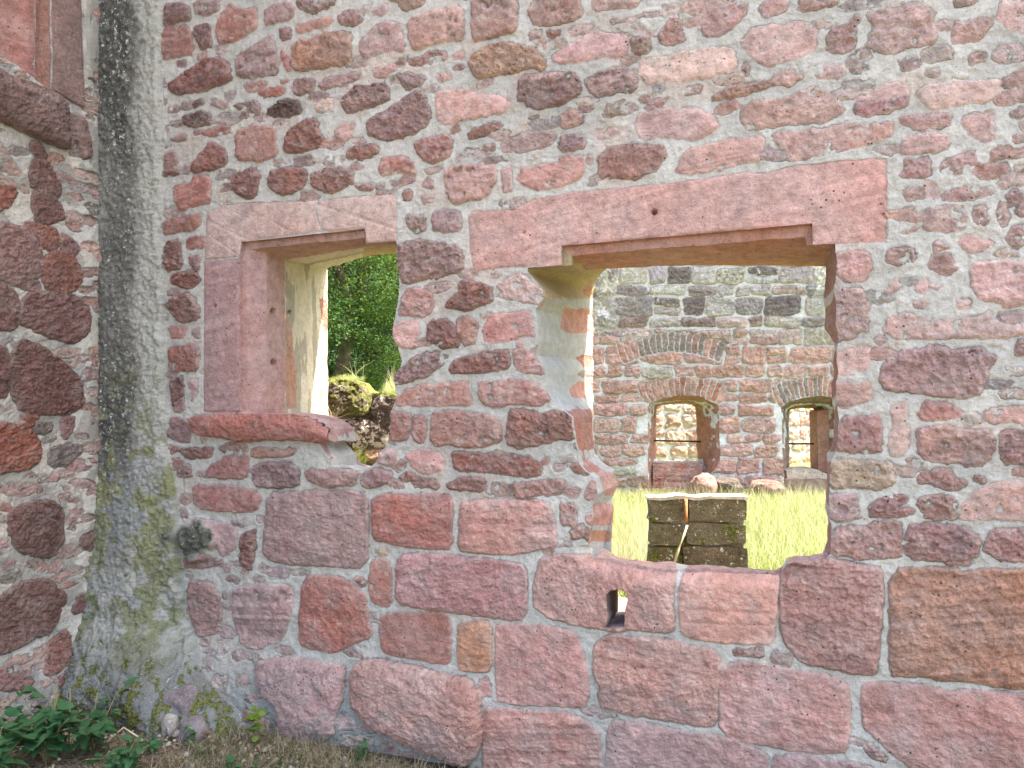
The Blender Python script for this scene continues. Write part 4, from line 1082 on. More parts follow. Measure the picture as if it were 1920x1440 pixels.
def far_height(U, Z, H, SD, ID, W):
    # ragged left end: pitted grey rubble core
    x, y, _ = to_px(W); t = sst(1168, 1128, x + 18 * fbm(U * 3, Z * 3, 3, 81)) * sst(640, 600, y)
    return H + t * (.10 * fbm(U * 5, Z * 5, 4, 82))
def far_aux(U, Z, SD, tint, mo, aux, W, ID):
    x, y, _ = to_px(W); n = fbm(U * 3, Z * 3, 4, 83); t = sst(1175, 1120, x + 25 * n) * sst(650, 600, y) + sst(1500, 1545, x + 16 * n) * sst(620, 560, y)
    t = np.clip(t, 0, 1)
    SD = np.where(t > .5, -.03, SD); mo = mix(mo, np.array([.20, .20, .19]), (t * sst(-.5, .1, fbm(U * 8, Z * 8, 3, 84)))[..., None]); aux[..., 1] = np.maximum(aux[..., 1], .7 * t)
    hi = sst(2.2, 3.2, Z + .2 * n); mo = mix(mo, np.array([.48, .52, .55]), (hi * .5)[..., None])
    base = sst(.35, .1, Z); mo = mix(mo, np.array([.22, .2, .17]), (base * .6)[..., None]); tint = mix(tint, np.array([.2, .16, .13]), (base * .4)[..., None])
    return SD, tint, mo, aux
us_f = np.concatenate([np.arange(-.9, 1.0, .05), np.arange(1.0, 4.9, .0105), np.arange(4.9, 5.6, .05)]); zs_f = np.concatenate([np.arange(-.2, 3.75, .0105), np.arange(3.75, 4.4, .05)])
FMORT = (.60, .67, .76)
op_w1 = chaikin(w1p[:-0 or None], 0); 
build_far = build_wall(FAR, us_f, zs_f, fs, M_FAR, yard, FMORT, far_height, far_aux, [w1p, w2p], sc=1.6, seed=91, edge=.012)
# reveals of the two far windows
def far_reveal(front, back, depth, cols, label, seed):
    fr = [fp(*p) for p in front]; bk = [FAR.px(*p, depth) for p in back]
    R, dep, key = loft(FAR, [(0., fr), (depth, bk)])
    h0 = build_far(R[0][:, 0], R[0][:, 1]); V, Dp, P, q, (nr, nc) = loft_mesh(FAR, R, dep, h0, .03, .02, seed)
    Vf = V.reshape(-1, 3); n = fbm(Dp.ravel() * 6, Vf[:, 2] * 7, 3, seed); N = len(Vf)
    me = mesh_np('window_reveal', Vf, q[:, ::-1], dict(sd=np.where(n > -.25, .03, -.03), tint=np.tile(cols, (N, 1)) * (1 + .2 * n)[:, None], mort=np.tile(FMORT, (N, 1)), aux=np.tile([.7, .1, .05], (N, 1))))
    me.set_sharp_from_angle(angle=rad(45)); link('window_reveal', me, M_FAR, yard, label)
b1 = [(1230, 925), (1231, 770), (1232, 763), (1245, 759), (1265, 757), (1285, 757), (1300, 760), (1304, 764), (1305, 775), (1308, 860), (1306, 900), (1306, 925)]
far_reveal(win1f, b1, .6, (.42, .22, .17), 'reddish reveal of the left arched window', 3)
b2 = [(1480, 880), (1480, 775), (1482, 768), (1492, 766), (1510, 765), (1522, 765), (1528, 768), (1530, 772), (1531, 876)]
far_reveal(win2f, b2, .6, (.26, .19, .16), 'dark reveal of the right arched window', 4)
# masonry infill apron under window 1, frame stones, bars
FB = Plane(FARO + FWD * .5, RGT, -FWD)
def slab(name, pts, z, thick, mat, parent, col, label=None, rough=.5, sc=1.5, lich=0., moss=0., seed=3, n=18, rag=.006):
    """a dressed slab traced on a plane parallel to the far wall at camera depth z"""
    pl = Plane(CAM * [1, 1, 0] + FWD * z, RGT, -FWD); p = chaikin([pl.px(*q) for q in pts], 1, .06)
    R = [p]; c = p.mean(0); k = len(p)
    seg = []
    for i in range(k):
        a, b = p[i], p[(i + 1) % k]; m = max(1, int(np.linalg.norm(b - a) / .04))
        seg += [a + (b - a) * j / m for j in range(m)]
    p = np.array(seg); k = len(p); p = p + rag * np.stack([fbm(p[:, 0] * 9, p[:, 1] * 9, 3, seed), fbm(p[:, 0] * 9, p[:, 1] * 9, 3, seed + 1)], 1)
    rows = []; hs = []
    for s, h in ((1., -thick), (1., -thick * .5), (1., -.02), (.985, 0.)): rows.append(c + (p - c) * s); hs.append(np.full(k, h))
    for s in (.85, .7, .5, .3, .12): rows.append(c + (p - c) * s); hs.append(.008 * fbm(rows[-1][:, 0] * 8, rows[-1][:, 1] * 8, 3, seed))
    P = np.array(rows); Hh = np.array(hs); nr = len(P); V = pl.w(P[..., 0], P[..., 1], Hh).reshape(-1, 3)
    V = np.concatenate([V, pl.w(np.array([c[0]]), np.array([c[1]]), np.array([0.])).reshape(-1, 3)])
    i = np.arange(nr * k).reshape(nr, k); i = np.concatenate([i, i[:, :1]], 1)
    q = np.stack([i[:-1, :-1], i[:-1, 1:], i[1:, 1:], i[1:, :-1]], -1).reshape(-1, 4); tri = np.stack([i[-1, :-1], i[-1, 1:], np.full(k, nr * k)], -1)
    N = len(V); me = mesh_np(name, V, q, dict(sd=np.full(N, .05), tint=np.tile(col, (N, 1)), mort=np.tile(MORT, (N, 1)), aux=np.tile([rough, lich, moss], (N, 1))), tri=tri)
    me.set_sharp_from_angle(angle=rad(50)); return link(name, me, mat, parent, label)
AP = Plane(CAM * [1, 1, 0] + FWD * (ZF + .22), RGT, -FWD); a0 = AP.px(1224, 868); a1 = AP.px(1318, 868)
ap_st = gen_courses(a0[0], a1[0] + .05, -.05, a0[1], (.055, .075), (.16, .30), lambda u, z, rg: np.array(TYPES[rg.choice(list('prrp'))]), rgf, .012, None, proud=.004, rough=.6)
build_wall(AP, np.arange(a0[0], a1[0], .011), np.arange(-.1, a0[1] + .008, .011), ap_st, M_FAR, yard, FMORT, sc=.8, seed=44, part='window_apron')
slab('apron_core', [(1224, 868), (1318, 868), (1318, 935), (1224, 935)], ZF + .25, .30, M_FAR, yard, (.46, .44, .42))
slab('window_sill', [(1474, 881), (1534, 881), (1552, 889), (1552, 900), (1476, 900)], ZF + .1, .5, M_FAR, yard, (.52, .48, .45), 'pale sill of the right arched window')
slab('window_apron', [(1464, 898), (1600, 898), (1600, 942), (1464, 942)], ZF + .05, .4, M_FAR, yard, (.30, .23, .21), 'rubble apron under the right arched window', rough=1.)
def tube(name, pts, r, mat, parent, label=None, seg=8, taper=None):
    pts = [np.array(p, float) for p in pts]; V = []; n = len(pts)
    for i, p in enumerate(pts):
        t = pts[min(i + 1, n - 1)] - pts[max(i - 1, 0)]; t = t / (np.linalg.norm(t) + 1e-9); a = np.cross(t, [0, 0, 1]) if abs(t[2]) < .9 else np.cross(t, [1, 0, 0]); a /= np.linalg.norm(a); b = np.cross(t, a)
        rr = r * (1 if taper is None else mix(1, taper, i / (n - 1)))
        for k in range(seg): V.append(p + rr * (a * math.cos(k * 6.2832 / seg) + b * math.sin(k * 6.2832 / seg)))
    Q = [[i * seg + k, i * seg + (k + 1) % seg, (i + 1) * seg + (k + 1) % seg, (i + 1) * seg + k] for i in range(n - 1) for k in range(seg)]
    V.append(pts[0]); V.append(pts[-1]); T = [[(k + 1) % seg, k, n * seg] for k in range(seg)] + [[(n - 1) * seg + k, (n - 1) * seg + (k + 1) % seg, n * seg + 1] for k in range(seg)]
    if name is None: return np.array(V), np.array(Q), np.array(T)
    return link(name, mesh_np(name, V, Q, tri=T), mat, parent, label)
M_IRON = simple('rusty_iron', (.03, .025, .022), (.07, .035, .02), 30, .7, .001, .4)
tube('iron_bar', [camP(1222, 826, ZF + .45), camP(1314, 828, ZF + .45)], .013, M_IRON, yard, 'thin iron bar across the left arched window')
tube('iron_bar', [camP(1474, 832, ZF + .5), camP(1536, 832, ZF + .5)], .013, M_IRON, yard, 'thin iron bar across the right arched window')
for nm, xy, lab in (('window_jamb', [(1532, 770), (1556, 766), (1558, 885), (1534, 888)], 'reddish dressed jamb of the right arched window'), ('window_jamb', [(1466, 775), (1479, 772), (1479, 880), (1466, 880)], 'dark narrow jamb of the right arched window')):
    slab(nm, xy, ZF + .35, .3, M_FAR, yard, (.34, .19, .155) if 'reddish' in lab else (.24, .17, .15), lab, .3)
# back of the far wall so that it has thickness
FBK = Plane(FARO + FWD * .6, RGT, -FWD)
bk1 = np.array([FAR.px(*p, .6) for p in b1]); bk2 = np.array([FAR.px(*p, .6) for p in b2])
build_wall(FBK, np.arange(-.9, 5.61, .04), np.arange(-.2, 4.42, .04), [], M_FAR, yard, FMORT, lambda U, Z, H, SD, ID, W: H * 0, None, [loft(FAR, [(0, bk1), (1, bk1)])[0][0], loft(FAR, [(0, bk2), (1, bk2)])[0][0]], sc=1.6, seed=5, part='rear_masonry')
def far_box(name, u0, u1, d0, d1, z0, z1, mat, parent, sc=6):
    pts = [FARO + RGT * u + FWD * d + UPV * z for u in (u0, u1) for d in (d0, d1) for z in (z0, z1)]
    N = 8; me = mesh_np(name, pts, [[0, 1, 3, 2], [4, 6, 7, 5], [0, 4, 5, 1], [2, 3, 7, 6], [0, 2, 6, 4], [1, 5, 7, 3]], dict(sd=np.full(N, -.05), tint=np.tile(TYPES['g'], (N, 1)), mort=np.tile([.3, .29, .27], (N, 1)), aux=np.tile([1, .6, .3], (N, 1))), smooth=False)
    return link(name, me, mat, parent)
far_box('wall_top', -.9, 5.6, -.02, .62, 4.37, 4.48, M_FAR, yard)
far_box('wall_end', -.98, -.895, -.02, .62, -.2, 4.48, M_FAR, yard)

# rear walls seen through the far windows
def rear_wall(name, cx, Z, yaw, wd, hgt, label, col, seed, cat='wall'):
    O = CAM + FWD * Z + RGT * ((cx - 960) / F * Z); O[2] = 0
    U = RGT * math.cos(yaw) + FWD * math.sin(yaw); N = -FWD * math.cos(yaw) + RGT * math.sin(yaw)
    pl = Plane(O, U, N); e = empty(name, tuple(O), label, cat); rg = np.random.default_rng(seed)
    st = gen_courses(-wd / 2, wd / 2, -.1, hgt, (.2, .34), (.3, .55), col, rg, .07, None, proud=.02, rough=1.)
    build_wall(pl, np.arange(-wd / 2, wd / 2, .022), np.arange(-.2, hgt, .022), st, M_FAR, e, (.56, .60, .66), sc=2., seed=seed)
    lo = -wd / 2
    pts = [O + U * u - N * d + UPV * z for u in (lo, -lo - .03) for d in (.05, .5) for z in (-.2, hgt - .05)]
    me = mesh_np('wall_core', pts, [[0, 1, 3, 2], [4, 6, 7, 5], [0, 4, 5, 1], [2, 3, 7, 6], [0, 2, 6, 4], [1, 5, 7, 3]], dict(sd=np.full(8, -.05), tint=np.tile(TYPES['p'], (8, 1)), mort=np.tile([.5, .48, .44], (8, 1)), aux=np.tile([1, .2, .1], (8, 1))), smooth=False)
    link('wall_core', me, M_FAR, e)
rear_wall('rear_wall', 1250, 15.0, rad(18), 3.6, 4.2, 'pale rubble wall seen through the left arched window', lambda u, z, rg: np.array(TYPES[rg.choice(list('ppww'))]), 301)
rear_wall('rear_wall', 1530, 16.0, rad(35), 2.6, 4.0, 'rubble wall, sun glare painted into its pale stones, seen through the right arched window', lambda u, z, rg: np.array(TYPES[rg.choice(list('wtwp'))]) * 1.1, 302)  # stone colours lightened to stand in for the blown-out sunlight on this wall

# ================================================================= PILLAR (mossy block masonry in the yard)
pz = 5.6
pil = empty('stone_pillar', tuple(camP(1310, 720, pz) * [1, 1, 0]), 'squat mossy block pillar standing in the grass behind the wide opening', 'pillar')
def block(name, pts, z, thick, col, label, **kw): return slab(name, pts, z, thick, M_MID, pil, col, label, **kw)
rows_ = [(937, 978, [(1219, 1281), (1291, 1401)]), (982, 1021, [(1220, 1284), (1287, 1399)]), (1025, 1075, [(1219, 1276), (1279, 1402)]), (1079, 1140, [(1216, 1300), (1304, 1404)]), (1144, 1215, [(1217, 1270), (1274, 1403)])]
for y0, y1, xs_ in rows_:
    for x0, x1 in xs_:
        block('stone_block', [(x0, y0), (x1, y0), (x1, y1), (x0, y1)], pz, .12, (.09, .075, .05) if y0 > 1000 else (.13, .12, .085), None, rough=1., lich=rgf.uniform(.45, .7), moss=rgf.uniform(.3, .5), rag=.016, seed=int(x0 + y0))
block('cap_slab', [(1215, 931), (1404, 930), (1405, 936), (1216, 937)], pz - .01, .13, (.5, .48, .44), 'pale sunlit cap slab', rough=.4, rag=.014)
pp = camP(1310, 1000, pz + .03)
def pil_core():
    x0, x1 = (1224 - 960) / F * pz, (1397 - 960) / F * pz
    o = CAM * [1, 1, 0]
    pts = [o + RGT * x + FWD * d + UPV * z for x in (x0, x1) for d in (pz + .03, pz + .11) for z in (-.2, .755)]
    me = mesh_np('mortar_core', pts, [[0, 1, 3, 2], [4, 6, 7, 5], [0, 4, 5, 1], [2, 3, 7, 6], [0, 2, 6, 4], [1, 5, 7, 3]], dict(sd=np.full(8, -.05), tint=np.tile(TYPES['g'], (8, 1)), mort=np.tile([.28, .26, .2], (8, 1)), aux=np.tile([1, .3, .5], (8, 1))), smooth=False)
    link('mortar_core', me, M_MID, pil)
pil_core()
M_RUST = simple('rust_strap', (.25, .10, .04), (.4, .2, .1), 40, .8)
tube('rusty_clamp', [camP(1286, 936, pz - .02), camP(1286, 966, pz - .02), camP(1287, 979, pz - .02)], .012, M_RUST, pil)
M_DRY = simple('dry_stem', (.42, .36, .24), (.55, .49, .36), 20, .9)
tw = tube('dead_stem', [camP(1263, 1062, pz - .1), camP(1272, 1030, pz - .08), camP(1283, 1003, pz - .05), camP(1288, 985, pz - .03)], .010, M_DRY, None)
tw['label'] = 'bleached dead stem leaning on the mossy pillar'; tw['category'] = 'stem'

# rounded stones lying at the foot of the far wall
def rock(name, c, r, mat, label, cat, col, seed, group=None, lich=0., moss=0., parent=None, n=26, noise=.25):
    th = np.linspace(0, math.pi, n); ph = np.linspace(0, 2 * math.pi, n * 2, endpoint=False); T, Pp = np.meshgrid(th, ph, indexing='ij')
    x, y, z = np.sin(T) * np.cos(Pp), np.sin(T) * np.sin(Pp), np.cos(T)
    k = 1 + noise * (fbm(x * 1.6 + seed, y * 1.6 + z * 1.3, 4, seed) + .5 * fbm(z * 2.5 + seed, x * 2 - y, 3, seed + 2))
    sgn = lambda v: np.sign(v) * np.abs(v) ** .8
    V = np.stack([sgn(x) * k * r[0], sgn(y) * k * r[1], sgn(z) * k * r[2]], -1).reshape(-1, 3)
    i = np.arange(V.shape[0]).reshape(n, n * 2); i = np.concatenate([i, i[:, :1]], 1)
    q = np.stack([i[:-1, :-1], i[1:, :-1], i[1:, 1:], i[:-1, 1:]], -1).reshape(-1, 4); N = len(V)
    me = mesh_np(name, V, q, dict(sd=np.full(N, .05), tint=np.tile(col, (N, 1)), mort=np.tile(MORT, (N, 1)), aux=np.tile([.8, lich, moss], (N, 1))))
    o = link(name, me, mat, parent, label, tuple(c))
    if not parent:
        o['category'] = cat
        if group: o['group'] = group
    return o
rock('boulder', camP(1319, 912, ZF - .45), (.17, .2, .17), M_MID, 'rounded pink stone lying at the foot of the far wall', 'stone', (.28, .16, .145), 5, noise=.22)
rock('boulder', camP(1362, 913, ZF - .3), (.2, .16, .14), M_MID, 'dark grey rubble stone beside the rounded pink one', 'stone', (.07, .065, .06), 6, lich=.2)
rock('boulder', camP(1438, 915, ZF - .3), (.24, .16, .12), M_MID, 'flat reddish stone below the pier between the arched windows', 'stone', (.20, .11, .10), 8)

# ================================================================= MOSSY WALL behind the narrow opening
mz = 5.2
MW = Plane(CAM * [1, 1, 0] + FWD * mz, RGT, -FWD)
mossy = empty('mossy_wall', tuple(camP(680, 720, mz) * [1, 1, 0]), 'low crumbling mossy wall with white lichen behind the narrow opening', 'wall')
mp_ = lambda l: [MW.px(*p) for p in l]
ms = [Stone(mp_([(560, 716), (600, 708), (672, 712), (690, 740), (695, 775), (670, 780), (600, 772), (560, 772)]), (.06, .058, .045), 0, .07, 1.4, round_=1, lich=.55, moss=.75),
      Stone(mp_([(702, 742), (745, 738), (760, 745), (760, 790), (740, 800), (735, 818), (700, 815), (698, 775)]), (.065, .065, .065), 0, .05, 1., round_=1, lich=.55, moss=.35),
      Stone(mp_([(650, 790), (690, 786), (732, 790), (735, 835), (700, 842), (650, 838)]), (.06, .06, .058), 0, .05, .8, round_=1, lich=.95, moss=.15),
      Stone(mp_([(560, 780), (612, 782), (645, 792), (645, 835), (600, 850), (560, 850)]), (.07, .068, .055), 0, .04, 1., round_=1, lich=.7, moss=.6),
      Stone(mp_([(625, 832), (645, 842), (648, 860), (620, 862), (600, 850)]), (.2, .2, .18), 0, .06, 1., round_=1, lich=.8),
      Stone(mp_([(688, 842), (720, 838), (722, 862), (700, 870), (686, 862)]), (.30, .22, .17), 0, .07, 1., round_=1, lich=.1)] + \
    gen_courses(-2.0, 0, -.1, 1.1, (.14, .24), (.2, .4), lambda u, z, rg: np.array((.07, .065, .055)), rgf, .04, lambda u, z, w_, h_: to_px(MW.w(np.array([u]), np.array([z])))[1][0] < 885, proud=.03, rough=1., lich=.5, moss=.5)
def topz(U):
    x = 960 + F * U / mz
    y = np.interp(x, [300, 600, 612, 640, 665, 680, 690, 705, 720, 740, 760, 900], [740, 716, 711, 710, 713, 722, 736, 740, 738, 742, 744, 770]) + 3 * fbm(x / 16, x * 0, 3, 5)
    return EYE + (720 - y) / F * mz
us_m = np.concatenate([np.arange(-2.2, -1.5, .03), np.arange(-1.5, -.6, .006), np.arange(-.6, -.2, .03)])
nzm = 260
def mossy_build():
    zs_m = np.linspace(-.15, 1.72, 300)
    def hgt(U, Z, H, SD, ID, W):
        return H + .05 * fbm(U * 5, Z * 5, 4, 9) - .03
    def post(W):
        u = (W - MW.O) @ RGT; tz = topz(u); z = W[:, 2]
        lim = np.minimum(z, tz); back = np.clip(z - tz, 0, 9)          # rows above the crest roll back over the top
        W = W.copy(); W[:, 2] = lim + .02 * fbm(u * 12, back * 12, 3, 4) * (back > 0); W += FWD * np.minimum(back * 1.6, .5)[:, None]
        b2 = np.clip(back * 1.6 - .5, 0, 9); W[:, 2] -= b2
        return W
    def ax(U, Z, SD, tint, mo, aux, W, ID):
        tz = topz(U); top = sst(-.03, .01, Z - tz); mo = mix(mo, np.array([.07, .07, .055]), .9)
        mo = mix(mo, np.array([.16, .17, .04]), top[..., None]); tint = mix(tint, np.array([.16, .17, .04]), top[..., None]); aux[..., 2] = np.maximum(aux[..., 2] * .8, .24 + .5 * top); aux[..., 1] = aux[..., 1] * (1 - top)
        return SD, tint, mo, aux
    build_wall(MW, us_m, zs_m, ms, M_MID, mossy, (.08, .078, .06), hgt, ax, sc=1.2, seed=17, post=post)
mossy_build()

# ================================================================= GROUND
def ground():
    g1 = np.concatenate([-np.geomspace(120, 6, 26), np.arange(-5.9, 9, .12), np.geomspace(9.1, 120, 26)])
    g2 = np.concatenate([-np.geomspace(120, 4, 26), np.arange(-3.9, 16, .12), np.geomspace(16.1, 120, 26)])
    X, Y = np.meshgrid(g1, g2); Z = .012 * fbm(X * 2, Y * 2, 4, 3) - .02
    Z = Z + .05 * sst(-1.2, -3.4, X) * sst(.1, -.5, Y) * 0
    far = np.hypot(X, Y); Z = Z + sst(18, 110, Y) * 20 * 0
    V = np.stack([X, Y, Z], -1).reshape(-1, 3); i = np.arange(len(V)).reshape(X.shape)
    q = np.stack([i[:-1, :-1], i[:-1, 1:], i[1:, 1:], i[1:, :-1]], -1).reshape(-1, 4)
    m = NT('meadow_soil', .95, .1); P = m.geo(); n1 = m.noise(2.5, 5, .6, P); n2 = m.noise(45, 5, .75, P); n3 = m.noise(160, 3, .7, P)
    sepx = m.n('ShaderNodeSeparateXYZ'); m.L(P, sepx.inputs[0])
    soil = m.mix(m.mr(n2, .35, .65), (.05, .038, .026), (.19, .155, .11)); soil = m.mix(m.mr(n3, .55, .7, 0, .7), soil, (.33, .29, .22))
    grass = m.mix(m.mr(n2, .35, .65), (.09, .12, .03), (.26, .27, .10)); 
    yard_ = m.mr(sepx.outputs[1], .2, .9)
    m.L(m.mix(m.math('MAXIMUM', yard_, m.mr(n1, .55, .8, 0, .5)), soil, grass), m.b.inputs['Base Color']); m.bump(m.math('MULTIPLY', n2, .02))
    o = link('ground', mesh_np('ground', V, q), m.m); o['kind'] = 'structure'; o['label'] = 'bare soil with dry litter by the wall and meadow beyond'
    o['category'] = 'ground'
ground()

def blades(name, P, hgt, wid, lean, mat, label, cat, seed, kind='stuff', bend=.5, flat=0.):
    """P (n,3) roots. curved tapered grass blades"""
    r = np.random.default_rng(seed); n = len(P); a = r.uniform(0, 6.283, n); L = hgt * r.uniform(.45, 1.25, n); ln = lean * r.uniform(.2, 1.6, n)
    d = np.stack([np.cos(a), np.sin(a), np.zeros(n)], 1); b = r.uniform(0, 6.283, n); s = np.stack([np.cos(b), np.sin(b), np.zeros(n)], 1) * (wid * r.uniform(.5, 1.3, n))[:, None]
    up = np.array([0, 0, 1.]); pts = []
    for t in (0., .35, .7, 1.):
        c = P + d * (ln * L * t ** (1 + bend))[:, None] + up * (L * (t * (1 - flat) - .35 * lean * t * t * (ln > lean)))[:, None]
        wv = s * (1 - t) ** .7 if t < 1 else s * 0
        if t < 1: pts += [c - wv, c + wv]
        else: pts += [c]
    V = np.stack(pts, 1).reshape(-1, 3); k = np.arange(n)[:, None] * 7
    q = np.concatenate([k + [0, 1, 3, 2], k + [2, 3, 5, 4]]).reshape(-1, 4); t = k + [4, 5, 6]
    lv = np.repeat(r.random(n), 7)
    me = mesh_np(name, V, q, dict(lv=lv), tri=t); o = link(name, me, mat); o['label'] = label; o['category'] = cat
    if kind: o['kind'] = kind
    return o
M_GR = leaf_mat('meadow_grass', (.06, .10, .022), (.22, .28, .085), .38, 5.5, (.44, .48, .22))
M_SEED = leaf_mat('seed_heads', (.26, .28, .12), (.52, .52, .34), .35, 5, (.62, .60, .45))
M_DG = leaf_mat('dry_grass', (.17, .13, .09), (.40, .34, .24), .2, 25, (.55, .49, .38))
M_FG = leaf_mat('short_grass', (.06, .09, .035), (.13, .15, .06), .3, 25, (.20, .22, .08))
rg = np.random.default_rng(3)
def yardpts(n, z0, z1, x0, x1):
    z = rg.uniform(z0 ** 2, z1 ** 2, n) ** .5; t = rg.uniform(x0, x1, n)
    P = CAM * [1, 1, 0] + FWD * z[:, None] + RGT * (t * z)[:, None]; P[:, 2] = -.01
    ok = P[:, 1] > .9
    q = P - CAM; xz = (q @ RGT); zz = q @ FWD
    pin = (zz > pz - .03) & (zz < pz + .26) & (xz / zz > .165) & (xz / zz < .325)
    return P[ok & ~pin]
blades('meadow_grass', np.concatenate([yardpts(70000, 4.2, 10.8, .03, .52), yardpts(30000, 3.8, 10.8, -.1, .03), yardpts(40000, 4.2, 12.5, .52, 1.1)]), .15, .0042, 1.0, M_GR, 'bright sunlit meadow grass in the courtyard', 'grass', 1)
blades('seeding_grass', yardpts(5000, 6.3, 10.3, .05, .48), .36, .0022, .5, M_SEED, 'taller pale seeding grass before the far wall', 'grass', 2)
def tall_stems(n, x0, x1, z0, z1, h, seed, nm, lb):
    r = np.random.default_rng(seed); z = r.uniform(z0, z1, n); t = r.uniform(x0, x1, n); P = CAM * [1, 1, 0] + FWD * z[:, None] + RGT * (t * z)[:, None]; P[:, 2] = 0
    return blades(nm, P, h, .0035, .35, M_SEED, lb, 'grass', seed)
tall_stems(300, (1140 - 960) / F, (1216 - 960) / F, 6.0, 6.8, .62, 12, 'dead_stalks', 'bleached dead stalks between the wide opening jamb and the pillar')

# foreground dry grass and litter
def frontpts(n, x0, x1, y0, y1, pw=1.):
    x = rg.uniform(x0, x1, n); y = y1 - (y1 - y0) * rg.random(n) ** pw; return np.stack([x, y, np.full(n, -.01)], 1)
blades('dry_litter', frontpts(26000, -3.7, -.9, -1.6, -.08), .07, .0016, 2.2, M_DG, 'dry fallen grass and twigs at the foot of the wall', 'litter', 5, flat=.75, bend=.2)
blades('turf', frontpts(12000, -2.6, -.6, -1.7, -.10), .06, .0014, .8, M_FG, 'short sparse turf below the footing boulder', 'grass', 6)
blades('dry_turf', frontpts(9000, -2.7, -.6, -1.4, -.12), .075, .0014, .9, M_DG, 'straw coloured grass tufts below the footing boulder', 'grass', 7)
def mossytop(n, x0, x1, h, seed, mat, nm, lb, wid=.003, ln=.6):
    r = np.random.default_rng(seed); u = r.uniform((x0 - 960) / F * mz, (x1 - 960) / F * mz, n); d = r.uniform(0, .35, n); P = CAM * [1, 1, 0] + FWD * (mz + d)[:, None] + RGT * u[:, None]; P[:, 2] = topz(u) - .015
    return blades(nm, P, h, wid, ln, mat, lb, 'grass', seed)
mossytop(1500, 605, 665, .045, 20, M_GR, 'grass_tuft', 'thin grass fringe on the left end of the mossy wall top', .0025)
mossytop(900, 706, 742, .10, 21, M_GR, 'grass_tuft', 'bright green grass tuft on the right of the mossy wall top', .003)
mossytop(70, 712, 745, .22, 22, M_SEED, 'dead_stalks', 'dry upright stalks rising from the bright tuft', .0012, .25)
mossytop(12, 640, 672, .20, 23, M_SEED, 'dead_stalks', 'few crossed dry twigs on the left of the mossy wall top', .0018, .7)
def sprig(px, py, z, n, h, seed, mat, label):
    r = np.random.default_rng(seed); P = np.tile(camP(px, py, z), (n, 1)) + r.normal(0, .015, (n, 3)); return blades('grass_tuft', P, h, .003, 1.3, mat, label, 'grass', seed, kind=None)
sprig(622, 795, mz - .10, 60, .16, 31, M_DG, 'dry drooping tuft growing from a joint of the mossy wall')
sprig(672, 872, mz - .12, 80, .13, 32, M_FG, 'green drooping tuft low on the mossy wall')

# ================================================================= PLANTS
def leaf_geo(L, W, curl=.15, fold=.12, ser=0.):
    n = 7; V = []; 
    for i in range(n):
        t = i / (n - 1); w_ = W * .5 * math.sin(math.pi * t ** .8) ** .9 * (1 + (ser if i % 2 else -ser)); w_ = max(w_, .0004)
        z = -curl * L * t * t; V += [(-w_, L * t, z + fold * w_ * 2), (0, L * t, z), (w_, L * t, z + fold * w_ * 2)]
    Q = []
    for i in range(n - 1):
        a = i * 3; Q += [[a, a + 1, a + 4, a + 3], [a + 1, a + 2, a + 5, a + 4]]
    return np.array(V), np.array(Q)
def scatter(geos, P, Dr, Up, scl, r):
    """place leaf geometry at P pointing along Dr"""
    VV = []; QQ = []; LV = []; off = 0
    for i in range(len(P)):
        V, Q = geos[r.integers(len(geos))]; y = Dr[i] / (np.linalg.norm(Dr[i]) + 1e-9); x = np.cross(y, Up[i]); x /= np.linalg.norm(x) + 1e-9; z = np.cross(x, y)
        W_ = V * scl[i]; VV.append(P[i] + W_[:, :1] * x + W_[:, 1:2] * y + W_[:, 2:] * z); QQ.append(Q + off); off += len(V); LV.append(np.full(len(V), r.random()))
    return np.concatenate(VV), np.concatenate(QQ), np.concatenate(LV)
M_LEAF = leaf_mat('bramble_leaf', (.025, .085, .04), (.05, .14, .06), .22, 20, (.09, .19, .09))
M_LEAF2 = leaf_mat('sprig_leaf', (.10, .20, .03), (.17, .28, .05), .35, 20)
M_STEM = simple('green_stem', (.16, .17, .07), (.25, .22, .12), 30, .8)
